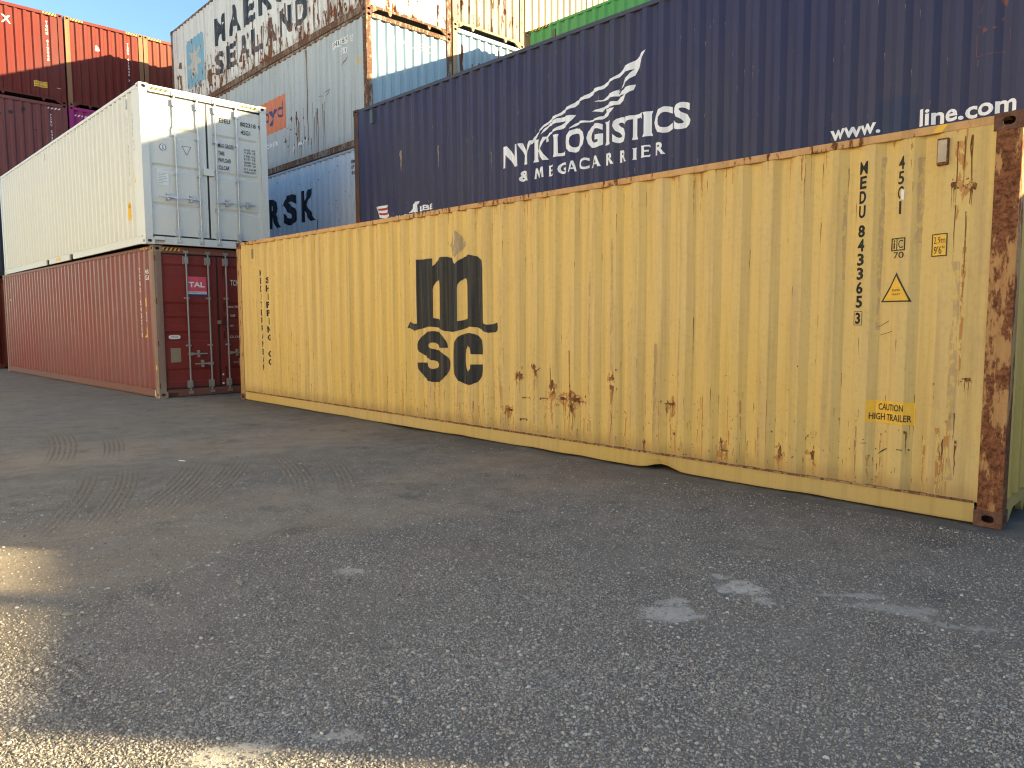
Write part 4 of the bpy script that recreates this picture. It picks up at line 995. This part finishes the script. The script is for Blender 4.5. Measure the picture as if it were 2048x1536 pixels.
# ---- middle block behind
PH = -.02353; ca_, sa_ = math.cos(PH), math.sin(PH)
MO = (-13.3235, 3.9948)
def mid(dy, z, dx=0.0): return (MO[0]-sa_*dy+ca_*dx, MO[1]+ca_*dy+sa_*dx, z)
g4 = (.68, .67, .64); g3 = (.40, .44, .46); g2 = (.60, .64, .69)
m4s = paint('rusty_grey_side', g4, rust=.33, rust_z=.14, dirt=.55, fade=.3, rough=.6)
m4f = paint('rusty_grey_frame', (.30, .25, .20), rust=.85, dirt=.7, rough=.7, rustcol=(.14, .08, .055), chip=12)
m3s = paint('grey_blue_side', g3, rust=.12, dirt=.6, fade=.4, rough=.55, dirtcol=(.24, .24, .21))
m3e = paint('grey_blue_end_shade', (.27, .39, .48), rust=.05, dirt=.3)  # same paint as the side; the end's bluish shade is put into its colour
m3f = paint('grey_blue_frame', (.28, .24, .20), rust=.85, dirt=.6, rough=.7, rustcol=(.14, .08, .055), chip=12)
m2s = paint('light_grey_side', g2, rust=.14, dirt=.35, rough=.5)
m2f = paint('light_grey_frame', (.36, .38, .40), rust=.3, dirt=.4)
m1s = paint('dull_green_side', (.12, .20, .17), rust=.15, dirt=.4)
c1 = container('m1', 'dull green container at the bottom of the middle stack, below the light grey one', mid(0, 0), PH, dict(side=m1s), h=2.591)
M2 = container('m2', 'light grey container with bold black lettering, second tier of the middle stack', mid(0, 2.596), PH, dict(side=m2s, frame=m2f, rail=m2f, post=m2f), phase=.09)
M3 = container('m3', 'grey blue container with orange square emblem, third tier of the middle stack', mid(0, 5.492), PH, dict(side=m3s, frame=m3f, rail=m3f, post=m3f, end=m3e, cast=m3f), phase=.03)
M4 = container('m4', 'badly rusted grey container with huge black lettering, top left of the middle stack', mid(0, 8.388), PH, dict(side=m4s, frame=m4f, rail=m4f, post=m4f, end=m4s, cast=m4f), phase=.13)
k4 = paint('black_letters_on_rust', g4, rust=.34, rust_z=.15, dirt=.35, over=(.032, .038, .048), wear=-.02)
k2 = paint('black_letters_on_grey', g2, rust=.03, dirt=.15, over=(.014, .017, .024), wear=-.05)
sky4 = paint('emblem_blue', g4, rust=.40, rust_z=.12, dirt=.3, over=(.20, .42, .55), wear=.0)
def squares(text, a0, step, wd, z0, z1): return [(ch, a0+i*step, a0+i*step+wd, z0, z1) for i, ch in enumerate(text)]
letters(M4, M4['side'], M4['S'], k4, squares('MAERSK', 3.70, 1.02, .80, 1.445, 2.25)+squares('SEALAND', 3.66, .86, .66, .56, 1.235), bold=.045)
def star(bm, cx, cz, r0, r1, n=7):
    add_poly(bm, [(cx+(r0 if i % 2 == 0 else r1)*math.sin(math.pi*i/n), cz+(r0 if i % 2 == 0 else r1)*math.cos(math.pi*i/n)) for i in range(2*n)])
def rrect(a0, a1, z0, z1, rd=.12):
    p = []
    for cx, cz, t0 in ((a1-rd, z1-rd, 0), (a0+rd, z1-rd, 90), (a0+rd, z0+rd, 180), (a1-rd, z0+rd, 270)):
        for i in range(5): t = math.radians(t0+22.5*i); p.append((cx+rd*math.cos(t), cz+rd*math.sin(t)))
    return p
decal(M4['side'], M4['S'], 'square_emblem', sky4, lambda bm: add_poly(bm, rrect(1.29, 2.72, .68, 2.20)))
decal(M4['side'], M4['S'], 'square_emblem_star', paint('emblem_white', g4, rust=.42, rust_z=.1, dirt=.3, over=(.50, .50, .46), wear=0.02), lambda bm: star(bm, 2.0, 1.46, .62, .30), out=.0045)
def heavy(S_, n, zs):
    def f_(bm):
        for _ in range(n):
            a = random.uniform(.3, 11.8); z = .17+abs(random.gauss(0, zs)); 
            if z > 2.6: continue
            ln = random.uniform(.06, .35)*(1 if z < 1.4 else .5)
            drip(bm, a, z+ln*.4, max(z-ln*.6, .17), random.uniform(.010, .05))
            if random.random() < .5: blob(bm, a, z+ln*.3, random.uniform(.012, .05), random.uniform(.02, .08), 9, .5)
    return f_
decal(M4['side'], M4['S'], 'rust_scars', scar('scars_on_rusty_grey', g4, over=(.13, .055, .028), wear=.07), heavy(M4['S'], 230, .7), kind='stuff', out=.006)
decal(M4['side'], M4['S'], 'rust_stains', STAIN, lambda bm: [drip(bm, random.uniform(.3, 11.8), random.uniform(.4, 1.6), .17, random.uniform(.03, .10)) for _ in range(70)]+[blob(bm, 1.9, 1.1, .35, .3, 14), blob(bm, 3.2, .7, .3, .25, 14), blob(bm, .7, 1.6, .15, .1, 12)], kind='stuff', out=.001)
orn = paint('emblem_orange', g3, rust=.05, dirt=.3, over=(.62, .20, .10), wear=-.06)
nvy = plain('emblem_navy', (.03, .035, .14), .5)
decal(M3['side'], M3['S'], 'orange_emblem', orn, lambda bm: add_poly(bm, rect(5.3, 8.14, 1.10, 1.98)))
letters(M3, M3['side'], M3['S'], nvy, [('Lloyd', 6.12, 8.05, 1.30, 1.82)], bold=.02, out=.0045)
letters(M3, M3['side'], M3['S'], WHITE, [('.com', 6.83, 7.60, .730, .850)], bold=.02)
labels(M3['side'], M3['S'], 'number_label', WHITE, [rect(10.64, 11.05, 2.44, 2.60), rect(11.09, 11.40, 2.44, 2.585), rect(11.47, 11.56, 2.42, 2.565), rect(11.0, 11.27, 2.23, 2.36)])
letters(M3, M3['side'], M3['S'], BLK, [('FNU', 10.68, 11.02, 2.47, 2.58), ('873', 11.12, 11.37, 2.465, 2.565), ('5', 11.49, 11.53, 2.44, 2.545), ('G1', 11.06, 11.22, 2.25, 2.34)], out=.005, bold=.0)
labels(M3['side'], M3['S'], 'tape_strip', WHITE, [[(8.45, .40), (8.62, .44), (8.62, .54), (8.46, .52)], [(8.75, .50), (9.0, .52), (9.25, .56), (9.25, .62), (8.98, .59), (8.76, .58)]])
decal(M3['side'], M3['S'], 'small_sign', YEL, lambda bm: frame_poly(bm, 11.74, 11.85, 1.86, 1.98, .03))
decal(M3['side'], M3['S'], 'rust_stains', STAIN, lambda bm: (drip(bm, 9.33, 2.8, .45, .13), drip(bm, 9.38, 1.8, .5, .07), drip(bm, 4.4, 2.8, 1.4, .06), [drip(bm, random.uniform(8.0, 10.2), random.uniform(.5, 1.6), .2, random.uniform(.01, .05)) for _ in range(26)]), kind='stuff', out=.002)
decal(M3['side'], M3['S'], 'rust_scars', RUST, lambda bm: (drip(bm, 8.72, 1.4, .5, .05), [blob(bm, random.uniform(8.0, 9.4), random.uniform(.25, 1.3), random.uniform(.01, .035), random.uniform(.02, .06), 9, .5) for _ in range(22)],
      [drip(bm, random.uniform(.5, 11.8), random.uniform(.3, 2.6), random.uniform(.2, .3), .006) for _ in range(10)],
      [add_poly(bm, [(a, z), (a+l_, z+s__), (a+l_*.9, z+s__+.012), (a, z+.012)]) for a, z, l_, s__ in ((9.9, 1.50, .25, -.02), (10.2, 1.50, .3, .09), (10.3, 1.42, .12, .12), (11.0, 1.9, .35, .25))]), kind='stuff', out=.003)
letters(M2, M2['side'], M2['S'], k2, squares('MAERSK', 4.00, .968, .76, 1.43, 2.235)+squares('SEALAND', 3.9, .84, .64, .45, 1.18)+[('MSKU', 11.376, 11.62, 2.545, 2.630), ('87', 11.392, 11.52, 2.415, 2.50), ('45G1', 11.40, 11.6, 2.29, 2.375)], bold=.045)
decal(M2['side'], M2['S'], 'rust_scars', RUST, lambda bm: [drip(bm, random.choice(list(M2['S'].xs[2:-2])), z, z-random.uniform(.02, .35), random.uniform(.004, .015)) for z in np.linspace(.4, 2.7, 90)]+[blob(bm, random.uniform(7, 12), random.uniform(1.0, 2.7), .012, .018, 7) for _ in range(40)]+[drip(bm, 9.66, 1.45, .9, .05)], kind='stuff')

c2_t = paint('pale_blue_end', (.28, .40, .49), rust=.30, dirt=.4)
c2_u = paint('rusty_cream_end', (.36, .32, .25), rust=.42, dirt=.6, rough=.6)
c2_f = paint('rusty_cream_frame', (.34, .24, .15), rust=.45, dirt=.6)
c3_u = paint('ochre_cream_end', (.38, .33, .24), rust=.22, dirt=.5)
dy = W+.05
dull = [paint('dull_blue_side', (.08, .13, .22), rust=.15, dirt=.4), paint('dull_orange_side', (.34, .13, .05), rust=.15, dirt=.4), paint('dull_grey_side', (.28, .29, .29), rust=.15, dirt=.4)]
container('x', 'dull blue container at ground level in the middle column of the rear block', mid(dy, 0), PH, dict(side=dull[0]))
container('x', 'dull orange container second from the ground in the middle column of the rear block', mid(dy, 2.896), PH, dict(side=dull[1]))
C23 = container('x', 'pale blue container end with black rust runs, just above the navy roof', mid(dy, 5.792), PH, dict(side=c2_t, frame=c2_f, rail=c2_t, post=c2_f, end=c2_t))
C24 = container('x', 'rusty cream container end in full sun, right of the black lettered container', mid(dy, 8.688), PH, dict(side=c2_u, frame=c2_f, rail=c2_f, post=c2_f, end=c2_u))
container('x', 'dull grey container at ground level in the far column of the rear block', mid(2*dy, 0), PH, dict(side=dull[2]))
container('x', 'dull blue container second from the ground in the far column of the rear block', mid(2*dy, 2.896), PH, dict(side=dull[0]))
container('x', 'dull orange container third from the ground in the far column of the rear block', mid(2*dy, 5.792), PH, dict(side=dull[1]))
C34 = container('x', 'ochre cream container end in sun directly above the green container', mid(2*dy, 8.688), PH, dict(side=c3_u, frame=c3_u, end=c3_u))
for t_, lb in enumerate(('dull orange container at ground level in the fourth column of the rear block', 'dull grey container second from the ground in the fourth rear column',
                         'dull blue container third from the ground in the fourth rear column', 'cream container end in sun at the very top, above the green roof')):
    container('x', lb, mid(3*dy, t_*2.896), PH, dict(side=c3_u, frame=c3_u, end=c3_u) if t_ == 3 else dict(side=dull[(1, 2, 0)[t_]]))
def endscars(bm, n, z0, z1):
    for _ in range(n):
        a = random.uniform(.15, 2.3); z = random.uniform(z0, z1); ln = random.uniform(.1, .6)
        drip(bm, a, z+ln*.5, max(.17, z-ln*.5), random.uniform(.012, .05)); blob(bm, a, z, random.uniform(.01, .04), random.uniform(.03, .12), 9, .5)
decal(C23['end'], C23['E'], 'rust_scars', RUST, lambda bm: (endscars(bm, 22, .9, 2.6), drip(bm, .30, 2.3, .9, .09), drip(bm, .85, 2.2, 1.2, .08)), kind='stuff')
decal(C24['end'], C24['E'], 'rust_scars', RUST, lambda bm: endscars(bm, 60, .2, 2.6), kind='stuff')
decal(M4['end'], M4['E'], 'rust_scars', RUST, lambda bm: endscars(bm, 45, .2, 2.6), kind='stuff')
labels(M4['end'], M4['E'], 'label_patch', WHITE, [rect(.95, 1.25, .20, .55), rect(1.62, 1.88, .17, .40)])
decal(M3['end'], M3['E'], 'faint_marks', plain('faint_white', (.62, .63, .6), .6), lambda bm: (add_text(bm, 'HLXU 873', .62, 1.9, 2.38, 2.56, .01)))

# ---- green on the third tier behind the blue one, with what carries it
gg = (.085, .34, .095)
g_s = paint('bright_green_side', gg, rust=.10, dirt=.35, fade=.4, dirtcol=(.12, .16, .07)); g_p = paint('green_rusty_post', (.13, .13, .07), rust=.5, dirt=.6)
container('x', 'dull orange container on the ground below the green one', (-.139, 7.781, 0), 0, dict(side=dull[1]))
container('x', 'dull grey container between the ground tier and the green one', (-.139, 7.781, 2.896), 0, dict(side=dull[2]))
GR = container('x', 'bright green container whose top shows above the navy one', (-.139, 7.781, 5.792), 0, dict(side=g_s, frame=g_p, rail=g_s, post=g_p), phase=.02)
hazard_pair(GR, GR['root'], Surf([(0, 0), (12.3, 0)], 's', L40, base=.004), .25, .85, 2.83, 2.882, 5)
vent(GR, .95, 2.62, .2, .09)
container('x', 'dull blue container on the ground carrying the navy one, behind the yellow one', (-.1328, 2.6754, 0), 0, dict(side=dull[0]))

# ---- red block at the far left
RX = -27.2799
rr1 = paint('red_end_one', (.125, .017, .013), rust=.05, dirt=.3, fade=.4); rr2 = paint('red_end_two', (.125, .018, .013), rust=.04, dirt=.35, fade=.3, dirtcol=(.13, .05, .035))
rr3 = paint('red_end_three', (.16, .040, .026), rust=.05, dirt=.4); rbr = paint('brown_end', (.17, .056, .056), rust=.12, dirt=.5, dirtcol=(.06, .035, .03))
mag = paint('magenta_end', (.30, .03, .16), rust=.03, dirt=.25); drk = paint('dark_end', (.03, .045, .07), rust=.05, dirt=.3)
scuff = paint('ochre_post', (.24, .12, .06), rust=.10, dirt=.4)
def red(y, tier, label, mt, **k): return container('x', label, (RX, y, tier*2.896), 0, mt, **k)
y1, y2, y3 = 1.2434-W-.055, 1.2434, 1.2434+W+.03
red(y1, 0, 'dark red container at the bottom of the far left column, beside the brick red one', dict(side=rr2))
red(y1, 1, 'dark blue container second from the bottom of the far left column', dict(side=drk))
A3 = red(y1, 2, 'dull brown container end with white vertical letters, below the sunlit red one at far left', dict(side=rbr, end=rbr))
A4 = red(y1, 3, 'red container end at the upper left with yellow caution label', dict(side=rr1, end=rr1))
red(y2, 0, 'dark blue container on the ground under the magenta column', dict(side=drk)); red(y2, 1, 'dark red container second from the ground under the magenta one', dict(side=rr2))
B3 = red(y2, 2, 'magenta container end just above the cream roof', dict(side=mag, end=mag))
B4 = red(y2, 3, 'red container end above the magenta one with ochre left post', dict(side=rr2, end=rr2, post=scuff, frame=rr2))
for t_, lb, mt in ((0, 'dull grey container on the ground in the third far left column', dull[2]), (1, 'dull orange container second from the ground in the third far left column', dull[1]), (2, 'dull blue container third from the ground in the third far left column', dull[0])):
    red(y3, t_, lb, dict(side=mt))
C4 = red(y3, 3, 'light red container end partly behind the black lettered container', dict(side=rr3, end=rr3, post=scuff, frame=rr3))
wr = paint('white_marks_on_end', (.30, .08, .05), rust=0, dirt=.05, over=(.75, .73, .70), wear=-.12)
letters(A4, A4['end'], A4['E'], wr, [('X', .735, .985, 2.26, 2.50)]+vlist('TGHU 412345', 1.985, .06, 2.61, .118, .085), bold=.03)
decal(A4['end'], A4['E'], 'caution_sign', YEL, lambda bm: add_poly(bm, rect(1.535, 1.905, .455, .635)))
letters(A4, A4['end'], A4['E'], BLK, [('CAUTION', 1.56, 1.88, .555, .615), ('HIGH TRAILER', 1.56, 1.88, .475, .530)], out=.006)
decal(A4['end'], A4['E'], 'scratch_mark', WHITE, lambda bm: add_poly(bm, rect(2.18, 2.30, .505, .515)))
letters(B4, B4['end'], B4['E'], wr, vlist('TCNU 612345 7', 1.955, .06, 2.51, .103, .078), bold=.03)
decal(B4['end'], B4['E'], 'white_patch', WHITE, lambda bm: add_poly(bm, [(.90, 2.0), (1.05, 2.03), (1.03, 2.12), (.95, 2.20), (.91, 2.15)]))
letters(A3, A3['end'], A3['E'], wr, vlist('TCNU 543210', 1.96, .06, 2.54, .105, .08), bold=.03)
for c_r, segs in ((A4, ((1.88, 2.26),)), (B4, ((.18, .55), (1.9, 2.26))), (C4, ((.18, .6),))):
    eh = Surf([(0, 0), (W, 0)], 'e', L40, base=.002)
    for s0, s1 in segs: hazard_pair(c_r, c_r['root'], eh, s0, s1, 2.805, 2.872, 4)
for c_r, s0, s1 in ((A3, 1.86, 2.26), (B3, .15, .56)):
    decal(c_r['end'], c_r['E'], 'dashed_strip', WHITE, lambda bm: hazard(bm, s0, s1, 2.60 if c_r is B3 else 2.70, 2.66 if c_r is B3 else 2.755, 4))
decal(A3['end'], A3['E'], 'scuffs', plain('dark_scuff', (.04, .025, .02), .8), lambda bm: [blob(bm, a, z, ra, rz, 10, .4) for a, z, ra, rz in ((.85, 2.40, .08, .05), (1.2, 2.56, .06, .07), (.55, 2.30, .04, .03), (1.15, 2.46, .03, .05), (1.5, 1.95, .05, .02), (1.9, 1.2, .02, .04))], kind='stuff')

# ---- unseen containers: those on the right placed to cast the yard's shade, row behind the viewer added to bounce warm light
container('x', 'unseen dull grey container standing end-on right of the yellow one', (15.88, 1.30, -.07), math.radians(90), dict(side=dull[2]), tunnel=False)
container('x', 'unseen dull orange container standing askew, second to the right of the yellow one', (18.64, .94, -.07), math.radians(90-15.6), dict(side=dull[1]), tunnel=False)
behind = [paint('bright_white_side', (.70, .68, .64), rust=.02, dirt=.15), paint('cream_row_side', (.66, .62, .52), rust=.03, dirt=.15)]
for i in range(3):
    for t_ in range(3):
        nm = ('white', 'cream')[(i+t_) % 2]
        container('x', nm+' container of the unseen bounce row added behind the viewer, '+('left', 'middle', 'right')[i]+' stack, '+('ground tier', 'second tier', 'top tier')[t_],
                  (-23.5+12.5*i, -14.4, t_*2.896), 0, dict(side=behind[(i+t_) % 2]))

# ================================================================== SMALL THINGS ON THE GROUND
def gz1(x, y): return float(gz_np(np.array([[x]]), np.array([[y]]))[0, 0])
stone_m = plain('pale_stone', (.25, .24, .215), .85, 0, .35, 60); stone_d = plain('grey_stone', (.24, .215, .18), .85, 0, .35, 60)
def stone(x, y, sx, sy, sz, rz, label, mat=stone_m, seed=0):
    bm = bmesh.new(); bmesh.ops.create_icosphere(bm, subdivisions=3, radius=1)
    for v in bm.verts:
        n = noise.noise(v.co*1.1+Vector((seed*3.1, 0, 0)))*.35+noise.noise(v.co*3+Vector((0, seed, 0)))*.08
        v.co *= 1+n; v.co.x *= sx; v.co.y *= sy; v.co.z *= sz
    me = bpy.data.meshes.new('stone'); bm.to_mesh(me); bm.free()
    for p in me.polygons: p.use_smooth = True
    o = link('stone', me, mat); o.location = (x, y, gz1(x, y)+sz*.45); o.rotation_euler = (0, 0, rz)
    tag(o, label, 'stone', 'larger stones lying in the gravel')
stone(10.46, -5.18, .011, .008, .007, .5, 'pale rounded pebble lying in shade nearest the sunlit gravel', seed=1)
stone(10.69, -4.93, .021, .008, .007, .8, 'long pale flat stone in the shaded gravel right of the rounded pebble', seed=2)
stone(9.44, -4.30, .024, .019, .014, .3, 'dark lumpy stone just below the lower dusty track', stone_d, 3)
stone(9.63, -4.39, .016, .012, .008, 1., 'small pale stone just in front of the dark lumpy one', seed=4)
stone(10.95, -4.03, .010, .008, .006, 0, 'little light pebble near the middle of the open gravel', seed=5)
stone(11.94, -3.30, .013, .010, .007, .4, 'light pebble in front of the two cement dust patches', seed=6)
# torn scrap of white plastic and a twig with a clump of soil
mb = MB(); mb.prism([(-.035, -.006), (-.01, -.010), (.035, -.004), (.037, .004), (.005, .008), (-.036, .004)], lambda a, b, d: (a, b, d), .002, .012)
o = mb.build('litter', WHITE, None, bevel=.002); o.location = (5.47, -3.14, gz1(5.47, -3.14)); o.rotation_euler = (0, .1, .75); tag(o, 'torn strip of white plastic on the upper dusty track', 'litter')
mb = MB(); mb.tube((0, 0, .008), (.06, .05, .006), .0035, 6).tube((.06, .05, .006), (.10, .07, .009), .0025, 6)
o = mb.build('twig', plain('dry_twig', (.22, .19, .15), .9), None); o.location = (9.27, -5.10, gz1(9.27, -5.1)); tag(o, 'short pale twig on the gravel near the left sunlit patch', 'twig')
stone(9.25, -5.12, .035, .022, .008, .5, 'flat crumbling clod of soil beside the twig', stone_d, 9)

# unseen mast, added to cast the thin dark band across the sunlit gravel
mast = bpy.data.objects.new('shadow_mast', None); COL.objects.link(mast); mast.location = (21.4, 4.6, -.08); tag(mast, 'unseen tall grey mast added beyond the askew orange container to cast a shadow band', 'shadow caster')
MB().tube((0, 0, 0), (0, 0, 14), .11, 12).build('pole', GALV, mast); MB().box(-.3, .3, -.3, .3, 0, .25).build('base', plain('concrete_base', (.3, .3, .28), .9), mast)
MB().box(-.5, .5, -.15, .15, 13.9, 14.15).build('mast_head', GALV, mast)
